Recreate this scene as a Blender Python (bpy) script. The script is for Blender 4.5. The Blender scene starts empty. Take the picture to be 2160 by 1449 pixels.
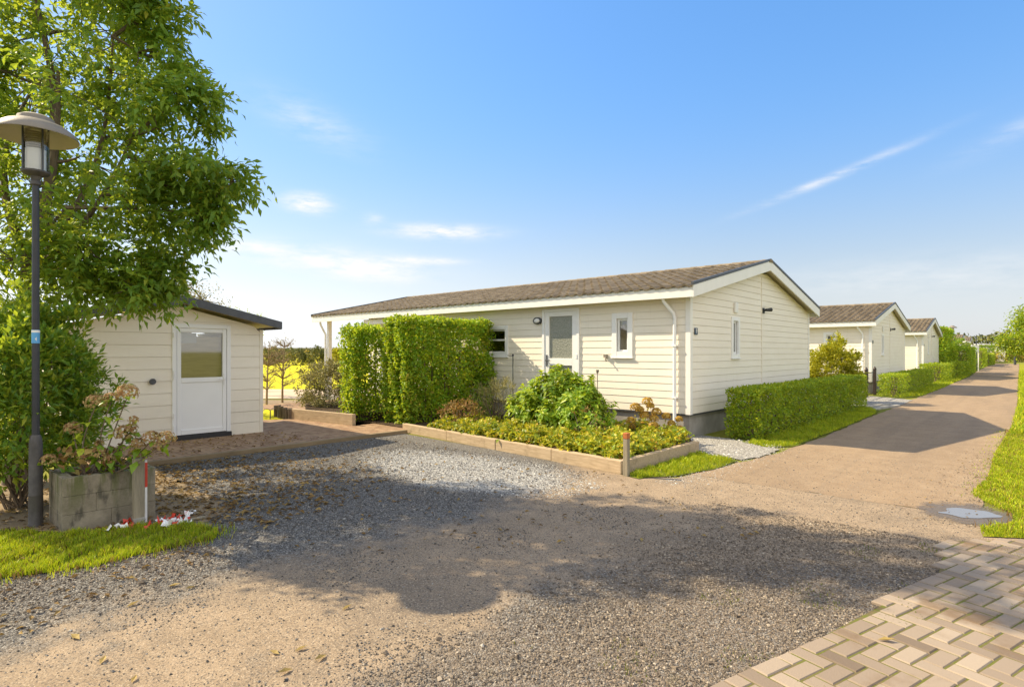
import bpy, bmesh, math, random
import numpy as np
from mathutils import Vector, Matrix

random.seed(7)
RNG = np.random.default_rng(11)
SC = bpy.context.scene
COL = SC.collection
PI = math.pi

# ------------------------------------------------------------------ camera
YAW = math.atan(1110 / 1220.0)
cam_d = bpy.data.cameras.new('camera')
cam = bpy.data.objects.new('camera', cam_d)
COL.objects.link(cam)
cam.location = (0, 0, 1.65)
cam.rotation_euler = (PI / 2, 0, YAW)
cam_d.sensor_width = 36.0
cam_d.lens = 36.0 * 1220 / 2160
cam_d.shift_y = 17.5 / 2160
cam_d.clip_start = 0.05
cam_d.clip_end = 4000
SC.camera = cam

# ------------------------------------------------------------------ exposure
SC.view_settings.view_transform = 'Standard'
SC.view_settings.look = 'None'
SC.view_settings.exposure = 1.1
SC.view_settings.gamma = 1.0

# ------------------------------------------------------------------ sun
SUN = Vector((-0.707, -0.285, 0.647)).normalized()      # towards the sun
ELEV = math.asin(SUN.z)
AZ = math.atan2(SUN.x, SUN.y)                            # clockwise from +Y
sun_d = bpy.data.lights.new('sun', 'SUN')
sun_d.energy = 4.2
sun_d.angle = math.radians(0.5)
sun_d.color = (1.0, 0.84, 0.58)
sun = bpy.data.objects.new('sun', sun_d)
sun.rotation_euler = (-SUN).to_track_quat('-Z', 'Y').to_euler()
COL.objects.link(sun)

# ------------------------------------------------------------------ sky
world = bpy.data.worlds.new('World')
SC.world = world
world.use_nodes = True
wt = world.node_tree
wt.nodes.clear()


def wn(t, **kw):
    n = wt.nodes.new(t)
    for k, v in kw.items():
        setattr(n, k, v)
    return n


def wmath(op, a, b=None):
    n = wn('ShaderNodeMath', operation=op)
    for i, v in enumerate((a, b)):
        if v is None:
            continue
        if isinstance(v, (int, float)):
            n.inputs[i].default_value = v
        else:
            wt.links.new(v, n.inputs[i])
    return n.outputs[0]


sky = wn('ShaderNodeTexSky')
sky.sky_type = 'NISHITA'
sky.sun_disc = False
sky.sun_elevation = ELEV
sky.sun_rotation = AZ
sky.air_density = 1.0
sky.dust_density = 0.7
sky.ozone_density = 2.6
hsv = wn('ShaderNodeHueSaturation')
hsv.inputs['Hue'].default_value = 0.499
hsv.inputs['Saturation'].default_value = 1.22
hsv.inputs['Value'].default_value = 1.0
wt.links.new(sky.outputs[0], hsv.inputs['Color'])
bw = wn('ShaderNodeRGBToBW')
wt.links.new(hsv.outputs[0], bw.inputs[0])
gain = wmath('DIVIDE', 1.25, wmath('ADD', 1.0, wmath('MULTIPLY', bw.outputs[0], 0.30)))
soft = wn('ShaderNodeVectorMath', operation='SCALE')
wt.links.new(hsv.outputs[0], soft.inputs[0])
wt.links.new(gain, soft.inputs['Scale'])
# haze: the sky turns pale and neutral low down
tc0 = wn('ShaderNodeTexCoord')
sp0 = wn('ShaderNodeSeparateXYZ')
wt.links.new(tc0.outputs['Generated'], sp0.inputs[0])
bw2 = wn('ShaderNodeRGBToBW')
wt.links.new(soft.outputs[0], bw2.inputs[0])
hz = wn('ShaderNodeCombineColor')
glow = wmath('ADD', 1.0, wmath('MULTIPLY', 0.42, wmath('MAXIMUM', 0.0, wmath('ADD', wmath('MULTIPLY', sp0.outputs[0], -0.93), wmath('MULTIPLY', sp0.outputs[1], -0.37)))))
for i_, k_ in enumerate((0.98, 1.0, 1.05)):
    wt.links.new(wmath('MULTIPLY', wmath('MULTIPLY', bw2.outputs[0], k_), glow), hz.inputs[i_])
hf = wmath('MULTIPLY', wmath('EXPONENT', wmath('MULTIPLY', wmath('POWER', wmath('ABSOLUTE', wmath('DIVIDE', sp0.outputs[2], 0.22)), 2.0), -1.0)), 0.85)
hmix = wn('ShaderNodeMix', data_type='RGBA')
wt.links.new(hf, hmix.inputs['Factor'])
wt.links.new(soft.outputs[0], hmix.inputs['A'])
wt.links.new(hz.outputs[0], hmix.inputs['B'])
# added bright cloud behind the camera, out of view, to fill the shaded sides
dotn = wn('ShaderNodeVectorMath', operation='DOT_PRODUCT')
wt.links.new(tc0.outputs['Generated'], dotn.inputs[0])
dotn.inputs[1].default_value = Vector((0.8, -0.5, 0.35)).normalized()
fill_cloud = wn('ShaderNodeMapRange', interpolation_type='SMOOTHSTEP')
wt.links.new(dotn.outputs['Value'], fill_cloud.inputs[0])
fill_cloud.inputs[1].default_value = -0.02
fill_cloud.inputs[2].default_value = 0.45
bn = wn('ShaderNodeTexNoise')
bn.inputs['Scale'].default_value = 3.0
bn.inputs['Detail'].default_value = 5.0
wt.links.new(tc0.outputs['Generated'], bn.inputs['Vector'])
bf = wmath('MULTIPLY', fill_cloud.outputs[0], wmath('MINIMUM', 1.0, wmath('ADD', 0.25, bn.outputs[0])))
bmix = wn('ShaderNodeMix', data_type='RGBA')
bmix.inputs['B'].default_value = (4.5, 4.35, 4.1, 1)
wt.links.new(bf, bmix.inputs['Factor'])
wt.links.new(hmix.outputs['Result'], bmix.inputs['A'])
# clouds: wisps high in the sky, placed by azimuth and elevation
tc = wn('ShaderNodeTexCoord')
sep = wn('ShaderNodeSeparateXYZ')
wt.links.new(tc.outputs['Generated'], sep.inputs[0])
az = wmath('ARCTAN2', sep.outputs[0], sep.outputs[1])
el = wmath('ARCSINE', sep.outputs[2])
cmb = wn('ShaderNodeCombineXYZ')
wt.links.new(az, cmb.inputs[0])
wt.links.new(el, cmb.inputs[1])
mp = wn('ShaderNodeMapping')
mp.inputs['Scale'].default_value = (9.0, 34.0, 1.0)
wt.links.new(cmb.outputs[0], mp.inputs[0])
cn = wn('ShaderNodeTexNoise')
cn.inputs['Scale'].default_value = 1.6
cn.inputs['Detail'].default_value = 7.0
cn.inputs['Roughness'].default_value = 0.62
wt.links.new(mp.outputs[0], cn.inputs['Vector'])
total = None
# azimuth offset from view axis (deg), elevation (deg), half widths (deg), strength, tilt
for a0, e0, wa, we, s, tilt in [
        (-19.5, 13.6, 1.9, 0.75, 1.5, 0.0), (-7.0, 11.6, 4.3, 0.62, 1.3, 0.0),
        (-13.5, 12.6, 0.9, 0.5, 0.5, 0.0), (-18.0, 8.6, 8.5, 1.1, 0.95, -0.06),
        (-14.0, 7.6, 4.0, 0.9, 0.8, -0.05), (-9.0, 8.8, 3.4, 0.35, 0.9, 0.0),
        (-25.0, 9.6, 3.0, 0.5, 0.6, 0.0), (29.0, 14.8, 5.6, 0.34, 0.6, 0.30),
        (-19.0, 20.5, 4.5, 1.6, 0.33, -0.25), (42.5, 16.5, 4.0, 0.8, 0.25, 0.35),
        (36.0, 6.0, 11.0, 1.5, 0.3, 0.0)]:
    ca = -YAW + math.radians(a0)
    da = wmath('SUBTRACT', az, ca)
    de = wmath('SUBTRACT', el, math.radians(e0))
    de = wmath('SUBTRACT', de, wmath('MULTIPLY', da, tilt))
    q = wmath('ADD', wmath('POWER', wmath('ABSOLUTE', wmath('DIVIDE', da, math.radians(wa))), 2.0),
              wmath('POWER', wmath('ABSOLUTE', wmath('DIVIDE', de, math.radians(we))), 2.0))
    g = wmath('MULTIPLY', wmath('EXPONENT', wmath('MULTIPLY', q, -1.0)), s)
    total = g if total is None else wmath('ADD', total, g)
nz = wmath('ADD', wmath('MULTIPLY', wmath('SUBTRACT', cn.outputs[0], 0.5), 3.2), 0.62)
fac = wmath('MULTIPLY', total, nz)
cl = wn('ShaderNodeClamp')
wt.links.new(fac, cl.inputs[0])
mixc = wn('ShaderNodeMix', data_type='RGBA')
mixc.inputs['B'].default_value = (3.3, 3.25, 3.2, 1)
wt.links.new(cl.outputs[0], mixc.inputs['Factor'])
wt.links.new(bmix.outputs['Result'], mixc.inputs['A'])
bg = wn('ShaderNodeBackground')
bg.inputs['Strength'].default_value = 0.15
wt.links.new(mixc.outputs['Result'], bg.inputs['Color'])
wo = wn('ShaderNodeOutputWorld')
wt.links.new(bg.outputs[0], wo.inputs[0])

# ------------------------------------------------------------------ helpers


def tag(o, label=None, cat=None, group=None, kind=None):
    if label: o['label'] = label
    if cat: o['category'] = cat
    if group: o['group'] = group
    if kind: o['kind'] = kind
    return o


def empty(name, loc, label, cat, group=None, rz=0.0):
    o = bpy.data.objects.new(name, None)
    o.location = loc
    o.rotation_euler = (0, 0, rz)
    o.empty_display_size = 0.2
    COL.objects.link(o)
    return tag(o, label, cat, group)


def copy_tree(o, parent=None):
    c = o.copy()
    COL.objects.link(c)
    c.parent = parent
    for k in list(o.children):
        copy_tree(k, c)
    return c


def link_mesh(name, me, mat, parent=None):
    o = bpy.data.objects.new(name, me)
    if mat:
        for m in (mat if isinstance(mat, (list, tuple)) else [mat]):
            me.materials.append(m)
    COL.objects.link(o)
    if parent:
        o.parent = parent
    return o


def npmesh(name, V, F, mat, parent=None, smooth=False):
    V = np.asarray(V, dtype=np.float32)
    F = np.asarray(F, dtype=np.int32)
    me = bpy.data.meshes.new(name)
    me.vertices.add(len(V))
    me.vertices.foreach_set('co', V.ravel())
    k = F.shape[1]
    me.loops.add(F.size)
    me.loops.foreach_set('vertex_index', F.ravel())
    me.polygons.add(len(F))
    me.polygons.foreach_set('loop_start', np.arange(0, F.size, k, dtype=np.int32))
    me.update(calc_edges=True)
    me.validate()
    me.polygons.foreach_set('use_smooth', np.full(len(me.polygons), bool(smooth)))
    return link_mesh(name, me, mat, parent)


class MB:
    def __init__(self):
        self.v = []
        self.f = []

    def add(self, vs, fs):
        b = len(self.v)
        self.v += [tuple(v) for v in vs]
        self.f += [tuple(i + b for i in f) for f in fs]
        return self

    def box(self, x0, x1, y0, y1, z0, z1):
        vs = [(x0, y0, z0), (x1, y0, z0), (x1, y1, z0), (x0, y1, z0), (x0, y0, z1), (x1, y0, z1), (x1, y1, z1), (x0, y1, z1)]
        return self.add(vs, [(0, 3, 2, 1), (4, 5, 6, 7), (0, 1, 5, 4), (1, 2, 6, 5), (2, 3, 7, 6), (3, 0, 4, 7)])

    def frame_box(self, O, U, N, u0, u1, n0, n1, z0, z1):
        O, U, N = Vector(O), Vector(U), Vector(N)
        Z = Vector((0, 0, 1))
        vs = []
        for z in (z0, z1):
            for u, n in ((u0, n0), (u1, n0), (u1, n1), (u0, n1)):
                vs.append(O + U * u + N * n + Z * z)
        return self.add(vs, [(0, 3, 2, 1), (4, 5, 6, 7), (0, 1, 5, 4), (1, 2, 6, 5), (2, 3, 7, 6), (3, 0, 4, 7)])

    def tube(self, pts, radii, n=8, cap=True):
        pts = [Vector(p) for p in pts]
        if isinstance(radii, (int, float)):
            radii = [radii] * len(pts)
        b = len(self.v)
        up = None
        for i, p in enumerate(pts):
            d = (pts[min(i + 1, len(pts) - 1)] - pts[max(i - 1, 0)])
            d = d.normalized() if d.length > 1e-9 else Vector((0, 0, 1))
            if up is None:
                a = Vector((1, 0, 0)) if abs(d.x) < 0.8 else Vector((0, 1, 0))
                s = d.cross(a).normalized()
            else:
                s = (up - d * up.dot(d))
                s = s.normalized() if s.length > 1e-6 else d.orthogonal().normalized()
            up = s
            t = d.cross(s)
            for j in range(n):
                a = 2 * PI * j / n
                self.v.append(tuple(p + (s * math.cos(a) + t * math.sin(a)) * radii[i]))
        for i in range(len(pts) - 1):
            for j in range(n):
                j2 = (j + 1) % n
                self.f.append((b + i * n + j, b + i * n + j2, b + (i + 1) * n + j2, b + (i + 1) * n + j))
        if cap:
            self.f.append(tuple(b + j for j in range(n))[::-1])
            self.f.append(tuple(b + (len(pts) - 1) * n + j for j in range(n)))
        return self

    def lathe(self, prof, c=(0, 0, 0), n=32):
        b = len(self.v)
        for r, z in prof:
            for j in range(n):
                a = 2 * PI * j / n
                self.v.append((c[0] + r * math.cos(a), c[1] + r * math.sin(a), c[2] + z))
        for i in range(len(prof) - 1):
            for j in range(n):
                j2 = (j + 1) % n
                self.f.append((b + i * n + j, b + i * n + j2, b + (i + 1) * n + j2, b + (i + 1) * n + j))
        return self

    def prism(self, poly, axis, a0, a1):
        """extrude a 2D polygon along x ('x') or z ('z')"""
        n = len(poly)
        vs = []
        for a in (a0, a1):
            for p in poly:
                vs.append((a, p[0], p[1]) if axis == 'x' else ((p[0], a, p[1]) if axis == 'y' else (p[0], p[1], a)))
        fs = [tuple(range(n))[::-1], tuple(range(n, 2 * n))]
        for i in range(n):
            j = (i + 1) % n
            fs.append((i, j, n + j, n + i))
        return self.add(vs, fs)

    def build(self, name, mat, parent=None, smooth=False, bevel=0.0, seg=2):
        me = bpy.data.meshes.new(name)
        me.from_pydata(self.v, [], self.f)
        bm = bmesh.new()
        bm.from_mesh(me)
        bmesh.ops.recalc_face_normals(bm, faces=bm.faces)
        if bevel > 0:
            ed = [e for e in bm.edges if len(e.link_faces) == 2 and e.calc_face_angle(0) > 0.6]
            bmesh.ops.bevel(bm, geom=ed, offset=bevel, segments=seg, affect='EDGES', profile=0.6)
        bm.to_mesh(me)
        bm.free()
        o = link_mesh(name, me, mat, parent)
        if smooth:
            for p in me.polygons:
                p.use_smooth = True
            try:
                me.set_sharp_from_angle(angle=math.radians(40))
            except Exception:
                pass
        return o


# ---- materials
class NT:
    def __init__(self, name):
        self.m = bpy.data.materials.new(name)
        self.m.use_nodes = True
        self.t = self.m.node_tree
        self.t.nodes.clear()
        self.out = self.n('ShaderNodeOutputMaterial')

    def n(self, typ, **kw):
        x = self.t.nodes.new(typ)
        for k, v in kw.items():
            setattr(x, k, v)
        return x

    def l(self, a, b):
        self.t.links.new(a, b)

    def put(self, sock, v):
        if hasattr(v, 'is_output'):
            self.l(v, sock)
        elif isinstance(v, (tuple, list)) and len(v) == 3 and sock.type == 'RGBA':
            sock.default_value = (*v, 1)
        else:
            sock.default_value = v

    def math(self, op, a, b=0.0, c=None):
        x = self.n('ShaderNodeMath', operation=op)
        self.put(x.inputs[0], a)
        self.put(x.inputs[1], b)
        if c is not None:
            self.put(x.inputs[2], c)
        return x.outputs[0]

    def mix(self, f, a, b, blend='MIX'):
        x = self.n('ShaderNodeMix', data_type='RGBA', blend_type=blend)
        self.put(x.inputs['Factor'], f)
        self.put(x.inputs['A'], a)
        self.put(x.inputs['B'], b)
        return x.outputs['Result']

    def coord(self, kind='Object'):
        return self.n('ShaderNodeTexCoord').outputs[kind]

    def pos(self):
        return self.n('ShaderNodeNewGeometry').outputs['Position']

    def scale(self, vec, s):
        x = self.n('ShaderNodeMapping')
        self.l(vec, x.inputs[0])
        x.inputs['Scale'].default_value = s
        return x.outputs[0]

    def noise(self, vec, scale, detail=4.0, rough=0.55):
        x = self.n('ShaderNodeTexNoise')
        if vec is not None:
            self.l(vec, x.inputs['Vector'])
        x.inputs['Scale'].default_value = scale
        x.inputs['Detail'].default_value = detail
        x.inputs['Roughness'].default_value = rough
        return x.outputs[0]

    def voro(self, vec, scale, out='Distance', feature='F1'):
        x = self.n('ShaderNodeTexVoronoi', feature=feature)
        self.l(vec, x.inputs['Vector'])
        x.inputs['Scale'].default_value = scale
        return x.outputs[out]

    def ramp(self, f, stops, interp='LINEAR'):
        x = self.n('ShaderNodeValToRGB')
        x.color_ramp.interpolation = interp
        while len(x.color_ramp.elements) < len(stops):
            x.color_ramp.elements.new(0.5)
        for e, (p, c) in zip(x.color_ramp.elements, stops):
            e.position = p
            e.color = (*c, 1) if len(c) == 3 else c
        self.put(x.inputs[0], f)
        return x.outputs[0]

    def step(self, f, a, b):
        x = self.n('ShaderNodeMapRange', interpolation_type='SMOOTHSTEP')
        self.put(x.inputs[0], f)
        x.inputs[1].default_value = a
        x.inputs[2].default_value = b
        return x.outputs[0]

    def bump(self, h, strength=0.3, dist=0.01):
        x = self.n('ShaderNodeBump')
        x.inputs['Strength'].default_value = strength
        x.inputs['Distance'].default_value = dist
        self.l(h, x.inputs['Height'])
        return x.outputs[0]

    def bsdf(self, col, rough=0.6, normal=None, metal=0.0, spec=0.5):
        x = self.n('ShaderNodeBsdfPrincipled')
        self.put(x.inputs['Base Color'], col)
        self.put(x.inputs['Roughness'], rough)
        x.inputs['Metallic'].default_value = metal
        x.inputs['Specular IOR Level'].default_value = spec
        if normal is not None:
            self.l(normal, x.inputs['Normal'])
        return x.outputs[0]

    def done(self, sh):
        self.l(sh, self.out.inputs[0])
        return self.m


def mul(c, k):
    return tuple(x * k for x in c)


def simple(name, col, rough=0.6, var=0.15, scale=4.0, bump=0.0, bscale=60.0, metal=0.0, spec=0.5, stretch=None):
    t = NT(name)
    v = t.coord()
    if stretch:
        v = t.scale(v, stretch)
    f = t.noise(v, scale, 6.0, 0.6)
    c = t.ramp(f, [(0.3, mul(col, 1 - var)), (0.7, mul(col, 1 + var))])
    nrm = t.bump(t.noise(v, bscale, 3.0), bump, 0.01) if bump else None
    return t.done(t.bsdf(c, rough, nrm, metal, spec))


def leaf_mat(name, stops, trans=0.35, tcol=(0.35, 0.45, 0.03), rough=0.45, spec=0.35, brown=0.0):
    t = NT(name)
    r = t.n('ShaderNodeNewGeometry').outputs['Random Per Island']
    c = t.ramp(r, stops)
    nz = t.noise(t.coord(), 1.3, 3.0)
    c = t.mix(t.step(nz, 0.35, 0.65), t.mix(1.0, c, (0.72, 0.72, 0.72), 'MULTIPLY'), c)
    if brown:
        bz = t.noise(t.coord(), 2.6, 5.0, 0.7)
        c = t.mix(t.math('MULTIPLY', t.step(bz, 0.52, 0.72), brown), c, (0.20, 0.14, 0.035))
    p = t.bsdf(c, rough, None, 0.0, spec)
    tr = t.n('ShaderNodeBsdfTranslucent')
    t.l(t.mix(0.6, c, tcol), tr.inputs[0])
    mx = t.n('ShaderNodeMixShader')
    mx.inputs[0].default_value = trans
    t.l(p, mx.inputs[1])
    t.l(tr.outputs[0], mx.inputs[2])
    return t.done(mx.outputs[0])


def mat_siding():
    t = NT('cream_siding_paint')
    p = t.coord()
    f = t.noise(t.scale(p, (0.6, 0.6, 3.0)), 2.0, 5.0)
    c = t.ramp(f, [(0.3, (0.82, 0.75, 0.635)), (0.7, (0.86, 0.80, 0.69))])
    f2 = t.noise(t.scale(p, (5, 5, 0.5)), 3.0, 6.0)
    c = t.mix(t.math('MULTIPLY', t.step(f2, 0.55, 0.85), 0.22), c, (0.55, 0.50, 0.38))
    sp = t.n('ShaderNodeSeparateXYZ')
    t.l(p, sp.inputs[0])
    spl = t.math('MULTIPLY', t.step(sp.outputs[2], 0.95, 0.35), t.noise(p, 5.0, 6.0, 0.7))
    c = t.mix(t.math('MULTIPLY', spl, 0.35), c, (0.42, 0.37, 0.27))
    b = t.bump(t.noise(t.scale(p, (3, 3, 40)), 4.0, 3.0), 0.12, 0.004)
    return t.done(t.bsdf(c, 0.5, b))


def mat_roof():
    t = NT('weathered_roof_tile')
    p = t.coord()
    sp = t.n('ShaderNodeSeparateXYZ')
    t.l(p, sp.inputs[0])
    cx = t.math('FLOOR', t.math('DIVIDE', sp.outputs[0], 0.225))
    cy = t.math('FLOOR', t.math('DIVIDE', sp.outputs[1], 0.3184))
    cb = t.n('ShaderNodeCombineXYZ')
    t.l(cx, cb.inputs[0]); t.l(cy, cb.inputs[1])
    w = t.n('ShaderNodeTexWhiteNoise', noise_dimensions='2D')
    t.l(cb.outputs[0], w.inputs['Vector'])
    c = t.ramp(w.outputs[0], [(0.0, (0.150, 0.118, 0.080)), (0.5, (0.20, 0.158, 0.108)), (1.0, (0.255, 0.205, 0.142))])
    f = t.noise(p, 7.0, 8.0, 0.7)
    c = t.mix(t.math('MULTIPLY', t.step(f, 0.5, 0.72), 0.6), c, (0.32, 0.27, 0.17))
    f2 = t.noise(p, 2.2, 6.0, 0.7)
    c = t.mix(t.math('MULTIPLY', t.step(f2, 0.5, 0.75), 0.6), c, (0.10, 0.085, 0.06))
    b = t.bump(t.noise(p, 70.0, 3.0), 0.35, 0.01)
    return t.done(t.bsdf(c, 0.88, b, 0, 0.25))


def mat_glass(name='window_glass', tint=(0.88, 0.9, 0.9)):
    t = NT(name)
    tr = t.n('ShaderNodeBsdfTransparent')
    tr.inputs[0].default_value = (*tint, 1)
    gl = t.n('ShaderNodeBsdfGlossy')
    gl.inputs['Roughness'].default_value = 0.03
    lw = t.n('ShaderNodeLayerWeight')
    lw.inputs[0].default_value = 0.35
    f = t.math('ADD', t.math('MULTIPLY', lw.outputs['Fresnel'], 0.9), 0.08)
    mx = t.n('ShaderNodeMixShader')
    t.l(f, mx.inputs[0]); t.l(tr.outputs[0], mx.inputs[1]); t.l(gl.outputs[0], mx.inputs[2])
    return t.done(mx.outputs[0])


def mat_frosted():
    t = NT('patterned_frosted_glass')
    p = t.coord()
    d = t.voro(t.scale(p, (1, 1, 1)), 42.0, 'Distance')
    c = t.ramp(d, [(0.1, (0.40, 0.40, 0.34)), (0.55, (0.24, 0.25, 0.215))])
    b = t.bump(d, 0.8, 0.01)
    return t.done(t.bsdf(c, 0.14, b, 0, 0.6))


def mat_concrete_moss(name='mossy_concrete'):
    t = NT(name)
    p = t.coord()
    f = t.noise(p, 6.0, 8.0, 0.7)
    c = t.ramp(f, [(0.3, (0.17, 0.145, 0.10)), (0.7, (0.35, 0.30, 0.225))])
    sp = t.n('ShaderNodeSeparateXYZ')
    t.l(p, sp.inputs[0])
    streak = t.noise(t.scale(p, (8, 8, 1.2)), 1.5, 6.0, 0.7)
    f2 = t.math('MULTIPLY', t.step(streak, 0.42, 0.62), t.step(sp.outputs[2], 0.05, 0.55))
    c = t.mix(t.math('MULTIPLY', f2, 0.85), c, (0.10, 0.115, 0.03))
    f3 = t.noise(t.scale(p, (5, 5, 2)), 2.3, 5.0)
    c = t.mix(t.math('MULTIPLY', t.step(f3, 0.55, 0.7), 0.7), c, (0.06, 0.055, 0.045))
    b = t.bump(t.noise(p, 60, 4.0), 0.5, 0.01)
    return t.done(t.bsdf(c, 0.92, b, 0, 0.2))


def mat_ground_base():
    """rough meadow and soil around the place"""
    t = NT('meadow_ground')
    p = t.pos()
    f = t.noise(p, 0.35, 6.0, 0.6)
    g = t.noise(p, 9.0, 6.0, 0.7)
    c = t.mix(t.step(f, 0.35, 0.65), (0.16, 0.17, 0.025), (0.24, 0.24, 0.035))
    c = t.mix(t.math('MULTIPLY', t.step(g, 0.4, 0.7), 0.5), c, (0.09, 0.10, 0.02))
    return t.done(t.bsdf(c, 0.95, t.bump(g, 0.6, 0.05), 0, 0.1))


def mat_field():
    t = NT('bright_field_grass')
    p = t.pos()
    f = t.noise(p, 0.25, 6.0, 0.65)
    g = t.noise(t.scale(p, (1, 1, 1)), 3.0, 5.0, 0.7)
    c = t.mix(t.step(f, 0.3, 0.7), (0.46, 0.43, 0.012), (0.56, 0.50, 0.015))
    c = t.mix(t.math('MULTIPLY', t.step(g, 0.45, 0.75), 0.35), c, (0.30, 0.33, 0.02))
    return t.done(t.bsdf(c, 0.9, t.bump(g, 0.5, 0.06), 0, 0.1))


def mat_lawn(name='lawn_turf', a=(0.10, 0.13, 0.015), b=(0.17, 0.20, 0.02)):
    t = NT(name)
    p = t.pos()
    f = t.noise(p, 2.2, 6.0, 0.65)
    g = t.noise(p, 40.0, 4.0, 0.7)
    c = t.mix(t.step(f, 0.35, 0.65), a, b)
    c = t.mix(t.math('MULTIPLY', t.step(g, 0.42, 0.7), 0.6), c, (0.10, 0.075, 0.03))
    return t.done(t.bsdf(c, 0.95, t.bump(g, 0.8, 0.03), 0, 0.1))


def mat_soil():
    t = NT('dark_bed_soil')
    p = t.pos()
    g = t.noise(p, 22.0, 7.0, 0.7)
    c = t.ramp(g, [(0.3, (0.035, 0.026, 0.018)), (0.7, (0.13, 0.09, 0.055))])
    return t.done(t.bsdf(c, 0.95, t.bump(g, 1.0, 0.05), 0, 0.1))


def mat_drive():
    """trodden sandy asphalt running into loose gravel: one stuff, worn to patches"""
    t = NT('sandy_asphalt_and_gravel')
    p = t.pos()
    sp = t.n('ShaderNodeSeparateXYZ')
    t.l(p, sp.inputs[0])
    X, Y = sp.outputs[0], sp.outputs[1]
    big = t.noise(p, 0.75, 5.0, 0.6)
    mid = t.noise(p, 3.2, 6.0, 0.65)
    fine = t.noise(p, 55.0, 5.0, 0.75)
    wob = t.math('ADD', t.math('MULTIPLY', t.math('SUBTRACT', big, 0.5), 2.4), t.math('MULTIPLY', t.math('SUBTRACT', mid, 0.5), 1.5))
    cen = t.n('ShaderNodeMapRange')
    t.l(Y, cen.inputs[0])
    for i, v in enumerate((3.5, 7.6, -3.35, -1.9)):
        cen.inputs[i + 1].default_value = v
    hw = t.n('ShaderNodeMapRange')
    t.l(Y, hw.inputs[0])
    for i, v in enumerate((4.0, 7.4, 0.95, 3.2)):
        hw.inputs[i + 1].default_value = v
    d = t.math('ABSOLUTE', t.math('SUBTRACT', X, cen.outputs[0]))
    q = t.math('SUBTRACT', t.math('ADD', hw.outputs[0], wob), d)
    tanf = t.step(q, -0.35, 0.45)
    # sandy asphalt
    agg = t.voro(p, 130.0, 'Color')
    aggv = t.n('ShaderNodeSeparateColor')
    t.l(agg, aggv.inputs[0])
    ctan = t.mix(t.step(mid, 0.3, 0.7), (0.255, 0.188, 0.122), (0.335, 0.25, 0.165))
    ctan = t.mix(t.math('MULTIPLY', t.step(big, 0.45, 0.66), 0.6), ctan, (0.175, 0.138, 0.10))
    ctan = t.mix(t.math('MULTIPLY', t.step(aggv.outputs[0], 0.66, 0.9), 0.75), ctan, (0.11, 0.092, 0.075))
    ctan = t.mix(t.math('MULTIPLY', t.step(aggv.outputs[1], 0.78, 0.95), 0.6), ctan, (0.46, 0.37, 0.26))
    spk = t.noise(p, 26.0, 3.0, 0.6)
    ctan = t.mix(t.math('MULTIPLY', t.step(spk, 0.58, 0.70), 0.5), ctan, (0.14, 0.115, 0.09))
    # loose gravel
    st = t.voro(p, 105.0, 'Color')
    stv = t.n('ShaderNodeSeparateColor')
    t.l(st, stv.inputs[0])
    sd = t.voro(p, 105.0, 'Distance')
    cgr = t.ramp(stv.outputs[0], [(0.0, (0.055, 0.050, 0.045)), (0.45, (0.115, 0.107, 0.097)), (0.8, (0.20, 0.187, 0.168)), (1.0, (0.36, 0.34, 0.30))])
    # pale chippings near the flower bed
    dx = t.math('DIVIDE', t.math('ADD', X, 5.9), 2.0)
    dy = t.math('DIVIDE', t.math('SUBTRACT', Y, 5.5), 0.9)
    rr = t.math('ADD', t.math('MULTIPLY', dx, dx), t.math('MULTIPLY', dy, dy))
    pale = t.step(t.math('ADD', t.math('SUBTRACT', 1.0, rr), t.math('MULTIPLY', wob, 0.6)), -0.3, 0.5)
    cgr = t.mix(t.math('MULTIPLY', pale, 0.75), cgr, t.ramp(stv.outputs[1], [(0.0, (0.20, 0.195, 0.185)), (0.5, (0.42, 0.41, 0.385)), (1.0, (0.66, 0.64, 0.59))]))
    # brown fines in the right-hand gravel
    br = t.math('MULTIPLY', t.step(X, -3.0, -1.6), 0.8)
    cgr = t.mix(t.math('MULTIPLY', br, t.step(fine, 0.35, 0.65)), cgr, (0.235, 0.17, 0.11))
    gm = t.math('MULTIPLY', t.step(mid, 0.60, 0.74), 0.45)
    cgr = t.mix(gm, cgr, (0.13, 0.115, 0.05))
    col = t.mix(tanf, cgr, ctan)
    hg = t.math('MULTIPLY', t.math('SUBTRACT', 1.0, sd), t.math('SUBTRACT', 1.0, t.math('MULTIPLY', tanf, 0.75)))
    h = t.math('ADD', hg, t.math('MULTIPLY', fine, 0.5))
    return t.done(t.bsdf(col, 0.9, t.bump(h, 0.75, 0.012), 0, 0.2))


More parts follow.
